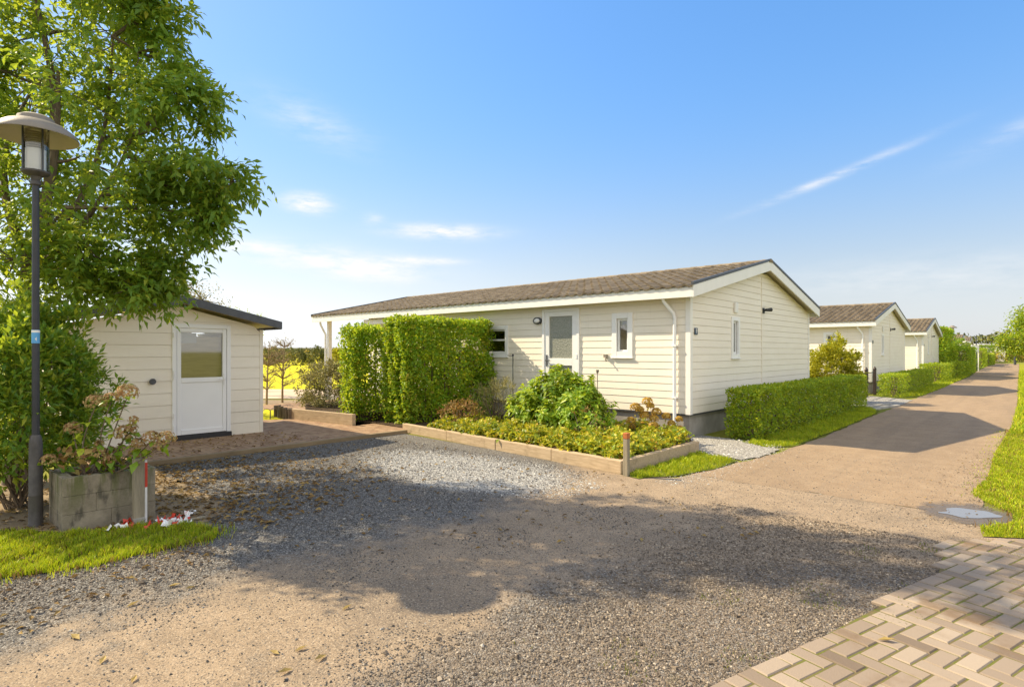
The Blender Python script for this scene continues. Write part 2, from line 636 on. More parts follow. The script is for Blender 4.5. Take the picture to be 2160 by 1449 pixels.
def mat_asphalt_road():
    t = NT('sandy_asphalt')
    p = t.pos()
    big = t.noise(t.scale(p, (1, 0.25, 1)), 0.9, 5.0, 0.6)
    mid = t.noise(p, 3.2, 6.0, 0.65)
    agg = t.voro(p, 120.0, 'Color')
    aggv = t.n('ShaderNodeSeparateColor')
    t.l(agg, aggv.inputs[0])
    fine = t.noise(p, 55.0, 5.0, 0.75)
    c = t.mix(t.step(mid, 0.3, 0.7), (0.265, 0.185, 0.112), (0.325, 0.235, 0.147))
    c = t.mix(t.math('MULTIPLY', t.step(big, 0.42, 0.68), 0.45), c, (0.21, 0.15, 0.095))
    c = t.mix(t.math('MULTIPLY', t.step(aggv.outputs[0], 0.70, 0.95), 0.5), c, (0.17, 0.14, 0.115))
    c = t.mix(t.math('MULTIPLY', t.step(aggv.outputs[1], 0.80, 1.0), 0.45), c, (0.46, 0.37, 0.26))
    spk = t.noise(p, 30.0, 3.0, 0.6)
    c = t.mix(t.math('MULTIPLY', t.step(spk, 0.58, 0.72), 0.22), c, (0.15, 0.115, 0.085))
    tr_ = t.noise(t.scale(p, (2.2, 0.12, 1)), 1.0, 4.0, 0.6)
    c = t.mix(t.math('MULTIPLY', t.step(tr_, 0.48, 0.68), 0.3), c, (0.17, 0.13, 0.095))
    return t.done(t.bsdf(c, 0.9, t.bump(fine, 0.6, 0.01), 0, 0.2))


def mat_paver():
    t = NT('concrete_paver')
    p = t.pos()
    r = t.n('ShaderNodeNewGeometry').outputs['Random Per Island']
    c = t.ramp(r, [(0.0, (0.16, 0.12, 0.086)), (0.12, (0.24, 0.186, 0.138)), (0.6, (0.295, 0.232, 0.173)), (1.0, (0.36, 0.29, 0.218))])
    f = t.noise(p, 1.5, 5.0, 0.65)
    c = t.mix(t.math('MULTIPLY', t.step(f, 0.52, 0.68), 0.8), c, (0.17, 0.11, 0.06))
    g = t.noise(p, 120.0, 4.0, 0.7)
    c = t.mix(t.math('MULTIPLY', t.step(g, 0.5, 0.75), 0.25), c, (0.25, 0.2, 0.15))
    return t.done(t.bsdf(c, 0.85, t.bump(g, 0.4, 0.006), 0, 0.25))


def mat_joint():
    t = NT('mossy_paver_joints')
    p = t.pos()
    f = t.noise(p, 14.0, 5.0, 0.65)
    c = t.mix(t.step(f, 0.4, 0.6), (0.15, 0.12, 0.06), (0.13, 0.14, 0.03))
    return t.done(t.bsdf(c, 0.95, t.bump(f, 0.5, 0.02), 0, 0.1))


def mat_brickpath():
    t = NT('clay_brick_paving')
    p = t.pos()
    br = t.n('ShaderNodeTexBrick')
    t.l(t.scale(p, (1, 1, 1)), br.inputs['Vector'])
    br.inputs['Scale'].default_value = 1.0
    br.inputs['Brick Width'].default_value = 0.21
    br.inputs['Row Height'].default_value = 0.105
    br.inputs['Mortar Size'].default_value = 0.006
    br.inputs['Color1'].default_value = (0.23, 0.135, 0.08, 1)
    br.inputs['Color2'].default_value = (0.33, 0.215, 0.135, 1)
    br.inputs['Mortar'].default_value = (0.13, 0.10, 0.06, 1)
    f = t.noise(p, 5.0, 6.0, 0.7)
    c = t.mix(t.math('MULTIPLY', t.step(f, 0.42, 0.7), 0.7), br.outputs[0], (0.40, 0.28, 0.17))
    return t.done(t.bsdf(c, 0.9, t.bump(t.math('SUBTRACT', 1.0, br.outputs['Fac']), 0.5, 0.01), 0, 0.2))


def mat_palegravel():
    t = NT('pale_stone_chippings')
    p = t.pos()
    st = t.voro(p, 60.0, 'Color')
    s = t.n('ShaderNodeSeparateColor')
    t.l(st, s.inputs[0])
    c = t.ramp(s.outputs[0], [(0.0, (0.13, 0.12, 0.105)), (0.5, (0.27, 0.255, 0.23)), (1.0, (0.50, 0.48, 0.44))])
    d = t.voro(p, 60.0, 'Distance')
    return t.done(t.bsdf(c, 0.85, t.bump(t.math('SUBTRACT', 1.0, d), 0.8, 0.015), 0, 0.25))


def mat_wood(name, a, b, scale=(2.0, 2.0, 30.0)):
    t = NT(name)
    p = t.coord()
    f = t.noise(t.scale(p, scale), 2.0, 6.0, 0.7)
    c = t.ramp(f, [(0.3, a), (0.7, b)])
    g = t.noise(p, 5.0, 5.0)
    c = t.mix(t.math('MULTIPLY', t.step(g, 0.55, 0.75), 0.5), c, mul(a, 0.6))
    return t.done(t.bsdf(c, 0.85, t.bump(f, 0.5, 0.008), 0, 0.2))


M = dict(
    siding=mat_siding(), roof=mat_roof(), glass=mat_glass(), frosted=mat_frosted(),
    white=simple('white_trim_paint', (0.80, 0.785, 0.75), 0.4, 0.04, 3.0, 0.05, 30),
    upvc=simple('white_plastic_frame', (0.82, 0.82, 0.82), 0.32, 0.02, 3.0),
    soffit=simple('soffit_boards', (0.70, 0.62, 0.44), 0.6, 0.08, 3.0, stretch=(1, 12, 1)),
    dark_metal=simple('dark_grey_metal', (0.055, 0.06, 0.07), 0.45, 0.15, 6.0, 0.1, 80),
    shed_trim=simple('slate_grey_roof_trim', (0.085, 0.09, 0.105), 0.6, 0.2, 8.0, 0.2, 90),
    black=simple('black_plastic', (0.02, 0.02, 0.022), 0.5, 0.2, 6.0),
    plinth=simple('grey_render_plinth', (0.30, 0.28, 0.25), 0.85, 0.22, 3.0, 0.3, 60),
    concrete=simple('grey_concrete', (0.33, 0.31, 0.27), 0.9, 0.25, 5.0, 0.4, 70),
    moss=mat_concrete_moss(),
    curtain=simple('beige_curtain_cloth', (0.72, 0.58, 0.42), 0.85, 0.08, 6.0),
    blind=simple('pale_blind_cloth', (0.70, 0.66, 0.58), 0.85, 0.06, 5.0),
    tanblind=simple('sun_bleached_tan_blind', (0.66, 0.50, 0.28), 0.85, 0.12, 4.0, stretch=(1, 1, 8)),
    plate=simple('dark_blue_enamel', (0.02, 0.05, 0.10), 0.3, 0.05, 5.0),
    pole=simple('black_painted_steel', (0.028, 0.03, 0.038), 0.42, 0.25, 12.0, 0.15, 90),
    pole_base=simple('worn_grey_steel', (0.075, 0.068, 0.064), 0.6, 0.35, 10.0, 0.25, 70),
    shade=simple('aged_lamp_shade', (0.22, 0.19, 0.155), 0.55, 0.15, 6.0, 0.1, 60),
    shade_in=simple('cream_shade_underside', (0.62, 0.54, 0.38), 0.6, 0.1, 4.0),
    frost=simple('frosted_lamp_tube', (0.80, 0.80, 0.78), 0.35, 0.04, 4.0),
    louvre=simple('louvre_rings', (0.62, 0.54, 0.40), 0.4, 0.1, 6.0),
    bark=mat_wood('grey_brown_bark', (0.085, 0.065, 0.045), (0.22, 0.17, 0.12), (12, 12, 3)),
    twig=simple('brown_twig', (0.16, 0.115, 0.075), 0.85, 0.3, 12.0),
    sapling=simple('pale_brown_sapling', (0.26, 0.19, 0.10), 0.85, 0.25, 12.0),
    post=mat_wood('weathered_grey_post', (0.20, 0.175, 0.125), (0.36, 0.31, 0.22), (20, 20, 2)),
    sleeper=mat_wood('weathered_timber_sleeper', (0.34, 0.25, 0.155), (0.54, 0.42, 0.28), (2, 16, 16)),
    rust=simple('rusty_orange_cap', (0.42, 0.13, 0.03), 0.7, 0.3, 20.0, 0.3, 60),
    red=simple('red_warning_tape', (0.55, 0.045, 0.02), 0.45, 0.15, 10.0),
    tapewhite=simple('white_warning_tape', (0.78, 0.77, 0.74), 0.4, 0.06, 10.0),
    blue=simple('pale_blue_sticker', (0.10, 0.36, 0.66), 0.4, 0.08, 10.0),
    gate=simple('dark_brown_gate_steel', (0.035, 0.022, 0.018), 0.5, 0.2, 10.0),
    soil=mat_soil(), drive=mat_drive(), road=mat_asphalt_road(), paver=mat_paver(), joint=mat_joint(),
    brick=mat_brickpath(), pale=mat_palegravel(), ground=mat_ground_base(), field=mat_field(),
    lawn=mat_lawn(), verge=mat_lawn('verge_turf', (0.23, 0.25, 0.015), (0.34, 0.34, 0.02)),
    sand=simple('sandy_track', (0.46, 0.36, 0.25), 0.95, 0.2, 0.8, 0.3, 20),
    dirt=simple('brown_dirt', (0.22, 0.16, 0.09), 0.95, 0.3, 1.5, 0.4, 20),
    litter=leaf_mat('brown_leaf_litter', [(0, (0.100, 0.055, 0.020)), (0.5, (0.220, 0.130, 0.040)), (1, (0.380, 0.260, 0.080))], 0.15, (0.4, 0.25, 0.05), 0.8),
    fallen=leaf_mat('yellow_fallen_leaf', [(0, (0.36, 0.24, 0.07)), (1, (0.50, 0.38, 0.13))], 0.2, (0.5, 0.35, 0.08), 0.7),
    tree=leaf_mat('tree_leaf', [(0, (0.083, 0.210, 0.030)), (0.6, (0.161, 0.315, 0.036)), (0.93, (0.292, 0.409, 0.046)), (1, (0.540, 0.508, 0.050))], 0.5, (0.60, 0.66, 0.04)),
    laurel=leaf_mat('laurel_leaf', [(0, (0.087, 0.219, 0.024)), (0.6, (0.173, 0.321, 0.031)), (1, (0.491, 0.528, 0.043))], 0.4, (0.55, 0.60, 0.03), 0.4, 0.4),
    beech=leaf_mat('hedge_beech_leaf', [(0, (0.139, 0.318, 0.018)), (0.6, (0.277, 0.477, 0.021)), (0.88, (0.502, 0.635, 0.028)), (1, (0.502, 0.372, 0.052))], 0.44, (0.60, 0.62, 0.03), brown=0.5),
    privet=leaf_mat('privet_leaf', [(0, (0.149, 0.279, 0.016)), (0.6, (0.273, 0.419, 0.019)), (1, (0.594, 0.629, 0.029))], 0.42, (0.60, 0.62, 0.03), brown=0.3),
    hydr=leaf_mat('hydrangea_leaf', [(0, (0.151, 0.312, 0.022)), (0.6, (0.278, 0.437, 0.026)), (1, (0.557, 0.624, 0.035))], 0.42, (0.60, 0.66, 0.03), 0.42, 0.4),
    cover=leaf_mat('ground_cover_leaf', [(0, (0.115, 0.209, 0.020)), (0.35, (0.253, 0.352, 0.025)), (0.7, (0.483, 0.473, 0.030)), (0.92, (0.632, 0.517, 0.040)), (1, (0.575, 0.319, 0.050))], 0.35, (0.62, 0.58, 0.03)),
    yellow=leaf_mat('golden_shrub_leaf', [(0, (0.192, 0.254, 0.015)), (0.5, (0.408, 0.422, 0.019)), (1, (0.600, 0.564, 0.025))], 0.3, (0.6, 0.46, 0.02)),
    grey=leaf_mat('grey_green_leaf', [(0, (0.189, 0.186, 0.069)), (0.6, (0.378, 0.338, 0.123)), (1, (0.639, 0.524, 0.200))], 0.2, (0.3, 0.28, 0.08), 0.6),
    brownplant=leaf_mat('withered_plant', [(0, (0.221, 0.111, 0.039)), (0.6, (0.351, 0.195, 0.065)), (1, (0.442, 0.338, 0.091))], 0.25, (0.4, 0.24, 0.05), 0.7),
    petal=leaf_mat('dried_flower_petal', [(0, (0.34, 0.17, 0.07)), (0.45, (0.52, 0.31, 0.14)), (0.8, (0.56, 0.44, 0.18)), (1, (0.38, 0.40, 0.12))], 0.35, (0.6, 0.42, 0.14), 0.75),
    gpetal=leaf_mat('golden_dried_flower', [(0, (0.475, 0.263, 0.037)), (0.5, (0.650, 0.400, 0.062)), (1, (0.750, 0.550, 0.112))], 0.3, (0.6, 0.38, 0.06), 0.75),
    grass=leaf_mat('grass_blade', [(0, (0.204, 0.324, 0.014)), (0.5, (0.391, 0.495, 0.018)), (0.9, (0.616, 0.610, 0.022)), (1, (0.675, 0.534, 0.081))], 0.35, (0.46, 0.52, 0.02), 0.5, 0.25),
    weed=leaf_mat('olive_weed', [(0, (0.09, 0.12, 0.02)), (0.6, (0.17, 0.20, 0.03)), (1, (0.28, 0.25, 0.05))], 0.3, (0.4, 0.42, 0.05), 0.6),
    reed=leaf_mat('reed_and_scrub', [(0, (0.210, 0.207, 0.024)), (0.5, (0.390, 0.317, 0.036)), (1, (0.540, 0.386, 0.072))], 0.2, (0.4, 0.36, 0.04), 0.7),
    wood_far=leaf_mat('distant_woodland', [(0, (0.109, 0.137, 0.046)), (0.6, (0.187, 0.202, 0.059)), (1, (0.296, 0.259, 0.066))], 0.1, (0.2, 0.2, 0.05), 0.8),
    dyke=simple('distant_dyke_grass', (0.12, 0.125, 0.09), 0.95, 0.25, 0.05),
)


def mat_water():
    t = NT('puddle_water')
    p = t.pos()
    b = t.bump(t.noise(p, 9.0, 2.0), 0.03, 0.01)
    sh = t.bsdf((0.20, 0.175, 0.145), 0.05, b, 0, 1.0)
    sh.node.inputs['IOR'].default_value = 2.0
    return t.done(sh)


M['water'] = mat_water()
M['clear'] = mat_glass('clear_lantern_glass', (0.96, 0.96, 0.94))


def mat_mud():
    t = NT('wet_mud_rim')
    p = t.pos()
    sp = t.n('ShaderNodeSeparateXYZ')
    t.l(p, sp.inputs[0])
    dx = t.math('DIVIDE', t.math('ADD', sp.outputs[0], 0.5), 0.50)
    dy = t.math('DIVIDE', t.math('SUBTRACT', sp.outputs[1], 7.44), 0.52)
    r = t.math('ADD', t.math('MULTIPLY', dx, dx), t.math('MULTIPLY', dy, dy))
    nz = t.noise(p, 7.0, 6.0, 0.7)
    f = t.step(t.math('ADD', r, t.math('MULTIPLY', t.math('SUBTRACT', nz, 0.5), 1.6)), 1.05, 0.35)
    g = t.noise(p, 60.0, 4.0, 0.7)
    c = t.mix(t.step(g, 0.35, 0.65), (0.11, 0.085, 0.06), (0.21, 0.16, 0.11))
    tr = t.n('ShaderNodeBsdfTransparent')
    mx = t.n('ShaderNodeMixShader')
    t.l(t.math('MULTIPLY', f, 0.75), mx.inputs[0])
    t.l(tr.outputs[0], mx.inputs[1])
    t.l(t.bsdf(c, 0.3, t.bump(g, 0.6, 0.01), 0, 0.5), mx.inputs[2])
    return t.done(mx.outputs[0])


M['mud'] = mat_mud()

# ================================================================== SETTING


def sheet(name, poly, z, mat, jag=0.0, step=0.25, kind='structure', parent=None):
    """flat ground sheet from a polygon, its edge broken up a little"""
    pts = []
    rr = random.Random(hash(name) % 1000 if False else len(name) * 17)
    n = len(poly)
    for i in range(n):
        a, b = Vector(poly[i]), Vector(poly[(i + 1) % n])
        k = max(1, int((b - a).length / step)) if jag else 1
        k = min(k, 120)
        nrm = Vector((-(b - a).y, (b - a).x)).normalized()
        for j in range(k):
            p = a.lerp(b, j / k)
            if jag:
                p = p + nrm * rr.uniform(-jag, jag)
            pts.append((p.x, p.y))
    bm = bmesh.new()
    f = bm.faces.new([bm.verts.new((x, y, 0.0)) for x, y in pts])
    if f.normal.z < 0:
        f.normal_flip()
    bmesh.ops.triangulate(bm, faces=[f])
    me = bpy.data.meshes.new(name)
    bm.to_mesh(me)
    bm.free()
    o = link_mesh(name, me, mat, parent)
    o.location.z = z
    if kind:
        o['kind'] = kind
    return o


S_ = 2500
sheet('ground', [(-S_, -S_), (S_, -S_), (S_, S_), (-S_, S_)], 0.0, M['ground'])
sheet('field', [(-400, 40), (-26.5, 9.7), (-22.0, 14.2), (-13, 25), (-34, 72), (-330, 620)], 0.012, M['field'])
sheet('field', [(-80, 44), (-75.5, 26), (-25.6, 10.4), (-22.4, 13.7), (-36, 40), (-60, 60)], 0.016, M['field'])
sheet('track', [(-30, 4.5), (-25.6, 10.9), (-22.0, 13.9), (-14.5, 23.5), (-11.5, 22), (-17.6, 11.1), (-20.4, 8.7), (-26, 3.0)], 0.020, M['sand'], 0.08)
sheet('dirt_strip', [(-24, 3.5), (-19.6, 8.7), (-17.0, 10.9), (-15.0, 9.2), (-17.4, 7.6), (-22, 2.6)], 0.024, M['dirt'], 0.06)
sheet('lawn', [(-19.2, 3.0), (-17.6, 8.2), (-15.3, 9.4), (-13.5, 7.2), (-13.35, 6.2), (-14.4, 4.0), (-15.2, 2.0)], 0.028, M['field'], 0.04)


def drift(Y):
    return -0.018 * max(0.0, Y - 22)


road = []
for Y in (7.35, 12, 20, 30, 45, 60, 80, 104):
    road.append((-0.42 + drift(Y), Y))
left = []
for Y, x in ((104, -3.3), (80, -3.25), (60, -3.2), (45, -3.15), (30, -3.1), (20, -3.15), (12, -3.05), (9.5, -3.15), (7.35, -3.45)):
    left.append((x + drift(Y), Y))
sheet('road', road + left, 0.0095, M['road'], 0.035, 0.3)
sheet('gravel_drive', [(-9.42, 0.2), (-9.42, 2.7), (-9.40, 5.0), (-9.58, 7.15), (-6.8, 6.98), (-4.05, 6.7), (-3.5, 7.0), (-3.42, 7.35), (-0.42, 7.35), (-0.1, 6.8),
                       (2.5, 6.8), (5, 3), (5, -6), (-6, -8), (-9.5, -3)], 0.008, M['drive'])
sheet('lawn_left', [(-7.5, 0.15), (-7.0, 0.77), (-6.54, 1.1), (-6.23, 1.68), (-5.9, 1.98), (-5.6, 2.1), (-5.32, 2.0), (-5.37, 1.55), (-5.36, 1.13), (-5.45, 0.86), (-5.57, 0.6), (-6.2, -0.6), (-7.6, -1.2)],
      0.016, M['lawn'], 0.05, 0.12)
sheet('leaf_mould', [(-9.6, -0.6), (-7.3, 0.0), (-6.9, 0.75), (-6.5, 1.15), (-6.35, 1.9), (-5.95, 2.1), (-6.3, 2.5), (-7.4, 2.55), (-9.4, 2.6)], 0.012, M['dirt'], 0.07, 0.15)
sheet('verge', [(-0.09, 6.76), (-0.36, 6.6), (-0.38, 6.95), (-0.20, 7.26), (-0.17, 7.7), (-0.30, 8.02), (-0.5, 8.6), (-0.46, 9.7), (-0.50, 12.0), (-0.42, 16.3), (-0.48, 24), (-0.9, 46), (-1.45, 80), (-1.9, 104),
                 (6, 104), (8, 40), (6, 6.8), (1.0, 6.8)], 0.016, M['verge'], 0.035, 0.2)
sheet('hedge_verge', [(-4.3, 10.5), (-3.66, 10.45), (-3.45, 10.2), (-3.12, 10.7), (-3.1, 14.0), (-3.18, 18.0), (-3.45, 19.6), (-4.3, 20.0)], 0.016, M['lawn'], 0.03, 0.15)
sheet('bed_verge', [(-4.08, 6.72), (-3.82, 6.62), (-3.48, 7.18), (-3.30, 8.1), (-3.35, 8.75), (-3.9, 8.95), (-4.08, 8.95)], 0.016, M['lawn'], 0.03, 0.12)
sheet('far_verge', [(-4.6, 24.3), (-3.5, 24.2), (-3.15, 26), (-3.2, 34), (-3.3, 37), (-3.3, 48), (-3.75, 60), (-4.6, 104), (-6.5, 104), (-5.0, 36)], 0.016, M['lawn'], 0.04, 0.3)
sheet('chippings', [(-4.92, 9.02), (-4.12, 9.12), (-3.35, 8.8), (-3.17, 9.2), (-3.2, 10.15), (-3.6, 10.3), (-4.3, 10.8), (-4.9, 10.9)], 0.020, M['pale'], 0.04, 0.12)
sheet('gate_chippings', [(-6.4, 19.9), (-4.25, 19.9), (-3.5, 18.9), (-3.14, 20.6), (-3.12, 23.6), (-4.3, 24.5), (-6.4, 25.6)], 0.020, M['pale'], 0.04, 0.2)
sheet('house_path', [(-17.5, 7.3), (-13.2, 7.6), (-10.9, 7.5), (-9.7, 7.35), (-9.9, 10.5), (-17.5, 10.6)], 0.034, M['brick'])
sheet('brick_path', [(-11.6, 1.9), (-9.52, 2.0), (-9.52, 7.3), (-10.84, 7.5), (-10.84, 6.86), (-12.98, 6.6), (-13.3, 6.0), (-13.5, 5.2), (-11.6, 5.2)], 0.07, M['brick'])
k = MB().box(-9.52, -9.42, 1.9, 7.22, 0.0, 0.075)
tag(k.build('path_kerb', M['dirt'], bevel=0.008), 'low concrete kerb between shed paving and dark gravel', 'kerb')
MB().prism([(-9.55, 7.32), (-4.2, 6.82), (-4.2, 9.1), (-4.95, 10.4), (-11.0, 10.4), (-10.95, 7.4)], 'z', 0.0, 0.10).build('bed_soil', M['soil'])['kind'] = 'structure'
MB().prism([(-12.9, 6.68), (-11.5, 6.85), (-11.5, 7.4), (-11.3, 10.3), (-14.8, 10.3), (-15.4, 8.2), (-13.3, 7.1)], 'z', 0.0, 0.22).build('border_soil', M['soil'])['kind'] = 'structure'
# puddle in the road edge, with mud round it
pud = [(-0.53 + (0.20 + 0.035 * math.sin(3 * a + 1) + 0.02 * math.sin(7 * a)) * math.cos(a) + 0.10 * math.sin(a), 7.45 + (0.25 + 0.05 * math.sin(2 * a + 2) + 0.02 * math.sin(5 * a + 1)) * math.sin(a)) for a in [2 * PI * i / 60 for i in range(60)]]
sheet('puddle', pud, 0.0158, M['water'])
sheet('mud', [(-0.5 + 0.62 * math.cos(a), 7.44 + 0.66 * math.sin(a)) for a in [2 * PI * i / 24 for i in range(24)]], 0.0135, M['mud'])

# ---- herringbone pavers, lower right
ang = math.radians(-16.5)
e1 = np.array([math.cos(ang), math.sin(ang)])
e2 = np.array([-math.sin(ang), math.cos(ang)])
pv_poly = [(-1.42, 1.6), (-0.56, 5.2), (-0.62, 6.2), (-0.05, 6.72), (2.8, 6.7), (2.8, 1.0)]


def inpoly(x, y, poly):
    c = False
    n = len(poly)
    j = n - 1
    for i in range(n):
        xi, yi = poly[i]
        xj, yj = poly[j]
        if (yi > y) != (yj > y) and x < (xj - xi) * (y - yi) / (yj - yi) + xi:
            c = not c
        j = i
    return c


sheet('paver_bed', [(-1.40, 1.6), (-0.54, 5.2), (-0.58, 6.2), (-0.05, 6.7), (2.8, 6.7), (2.8, 1.0)], 0.0225, M['joint'])
U = 0.105
V, F = [], []
O2 = np.array([-1.0, 3.0])


def brick(c, l, w, axl, axw):
    b = len(V)
    g = 0.0048
    zt = 0.028 + random.uniform(-0.0025, 0.0025)
    tx, ty = random.uniform(-0.008, 0.008), random.uniform(-0.008, 0.008)
    rot = random.uniform(-0.012, 0.012)
    al = axl * math.cos(rot) + axw * math.sin(rot)
    aw = -axl * math.sin(rot) + axw * math.cos(rot)
    for (ins, z) in ((g, 0.010), (g, zt - 0.006), (g + 0.006, zt)):
        for sl, sw in ((-1, -1), (1, -1), (1, 1), (-1, 1)):
            dl, dw = sl * (l / 2 - ins), sw * (w / 2 - ins)
            p = c + al * dl + aw * dw
            V.append((p[0], p[1], z + (tx * dl + ty * dw if z > 0.011 else 0)))
    for k_ in (0, 4):
        for j in range(4):
            j2 = (j + 1) % 4
            F.append((b + k_ + j, b + k_ + j2, b + k_ + 4 + j2, b + k_ + 4 + j))
    F.append((b + 8, b + 9, b + 10, b + 11))


for gx in range(-40, 60):
    for gy in range(-40, 60):
        r = (gx - gy) % 4
        if r not in (0, 3):
            continue
        cells = ((gx, gy), (gx + 1, gy)) if r == 0 else ((gx, gy), (gx, gy + 1))
        cc = [O2 + e1 * (a + 0.5) * U + e2 * (b + 0.5) * U for a, b in cells]
        ins = [inpoly(c[0], c[1], pv_poly) for c in cc]
        if all(ins):
            brick((cc[0] + cc[1]) / 2, 2 * U, U, *((e1, e2) if r == 0 else (e2, e1)))
        elif any(ins):
            brick(cc[0] if ins[0] else cc[1], U, U, e1, e2)
o = npmesh('paver_driveway', V, F, M['paver'])
o['kind'] = 'structure'

# ================================================================== FOLIAGE TOOLS


def unit(a):
    return a / np.maximum(np.linalg.norm(a, axis=1, keepdims=True), 1e-9)


def leaves(P, D, N, L, W, fold=0.18, droop=0.12):
    P, D, N = map(np.asarray, (P, D, N))
    n = len(P)
    L = np.broadcast_to(np.asarray(L, float), (n,))[:, None]
    W = np.broadcast_to(np.asarray(W, float), (n,))[:, None]
    D = unit(D)
    S = np.cross(D, N)
    S = unit(S + 1e-6)
    Nn = np.cross(S, D)
    tip = P + D * L - Nn * L * droop
    mid = P + D * L * 0.5
    lf = P + D * L * 0.45 + S * W * 0.5 + Nn * W * fold
    rt = P + D * L * 0.45 - S * W * 0.5 + Nn * W * fold
    Vv = np.stack([P, lf, tip, rt, mid], 1).reshape(-1, 3)
    b = (np.arange(n) * 5)[:, None, None]
    Fq = np.array([[0, 4, 1], [1, 4, 2], [0, 3, 4], [4, 3, 2]])[None]
    return Vv, (b + Fq).reshape(-1, 3)


def rdir(n, rng=RNG):
    return unit(rng.normal(size=(n, 3)))


def cat_mesh(parts):
    Vs, Fs, b = [], [], 0
    for v, f in parts:
        Vs.append(v)
        Fs.append(f + b)
        b += len(v)
    return np.concatenate(Vs), np.concatenate(Fs)


def sway(p, q, k=0.12, n=4, sag=0.0):
    p, q = Vector(p), Vector(q)
    L = (q - p).length
    off = Vector((random.uniform(-1, 1), random.uniform(-1, 1), random.uniform(-0.4, 0.6))) * L * k
    return [p.lerp(q, t) + off * math.sin(PI * t) + Vector((0, 0, -sag * L * math.sin(PI * t))) for t in [i / n for i in range(n + 1)]]


def blob(n, c, r, shell=0.5, bottom=-1.0, rng=RNG):
    """n points in an ellipsoid, denser near its skin, rough outline"""
    d = rdir(n, rng)
    d[:, 2] = np.where(d[:, 2] < bottom, -d[:, 2], d[:, 2])
    t = shell + (1 - shell) * rng.random(n) ** 0.6
    bump = 1 + 0.16 * np.sin(d[:, 0] * 7 + c[0] * 5) * np.cos(d[:, 2] * 6 + c[1] * 3) + 0.10 * np.sin(d[:, 1] * 11 + 2)
    p = np.asarray(c) + d * (t * bump)[:, None] * np.asarray(r)
    return p, d


def bush(name, label, cat, base, r, zc, ncl, per, L, W, mat, stem_mat, csize=0.14, upright=0.35, group=None, stems=10, shell=0.45, seed=1, droop=0.15):
    """shrub: stems from the base, twig ends, leaf sprays round each twig end"""
    rng = np.random.default_rng(seed)
    random.seed(seed)
    root = empty(name, base, label, cat, group)
    C, d = blob(ncl, (0, 0, zc), r, shell, -0.8, rng)
    keep = C[:, 2] > 0.04
    C, d = C[keep], d[keep]
    n = len(C) * per
    ci = np.repeat(np.arange(len(C)), per)
    dirs = unit(d[ci] * 0.6 + rng.normal(size=(n, 3)) * 0.75 + np.array([0, 0, upright]))
    P = C[ci] + dirs * csize * rng.random((n, 1)) * 0.8 + rng.normal(size=(n, 3)) * csize * 0.25
    N = unit(rng.normal(size=(n, 3)) * 0.6 + np.array([0, 0, 1.0]) + d[ci] * 0.4)
    Vv, Ff = leaves(P, dirs, N, L * rng.uniform(0.65, 1.2, n), W * rng.uniform(0.7, 1.2, n), 0.2, droop)
    Vv[:, 2] = np.maximum(Vv[:, 2], 0.02)
    npmesh('foliage', Vv, Ff, mat, root)
    mb = MB()
    idx = rng.choice(len(C), min(stems, len(C)), replace=False)
    for i in idx:
        a = rng.uniform(0, 2 * PI)
        q = rng.uniform(0, 0.18)
        mb.tube(sway((math.cos(a) * q, math.sin(a) * q, 0), C[i], 0.1), [0.014, 0.011, 0.008, 0.006, 0.004], 5)
    mb.build('stems', stem_mat, root)
    return root


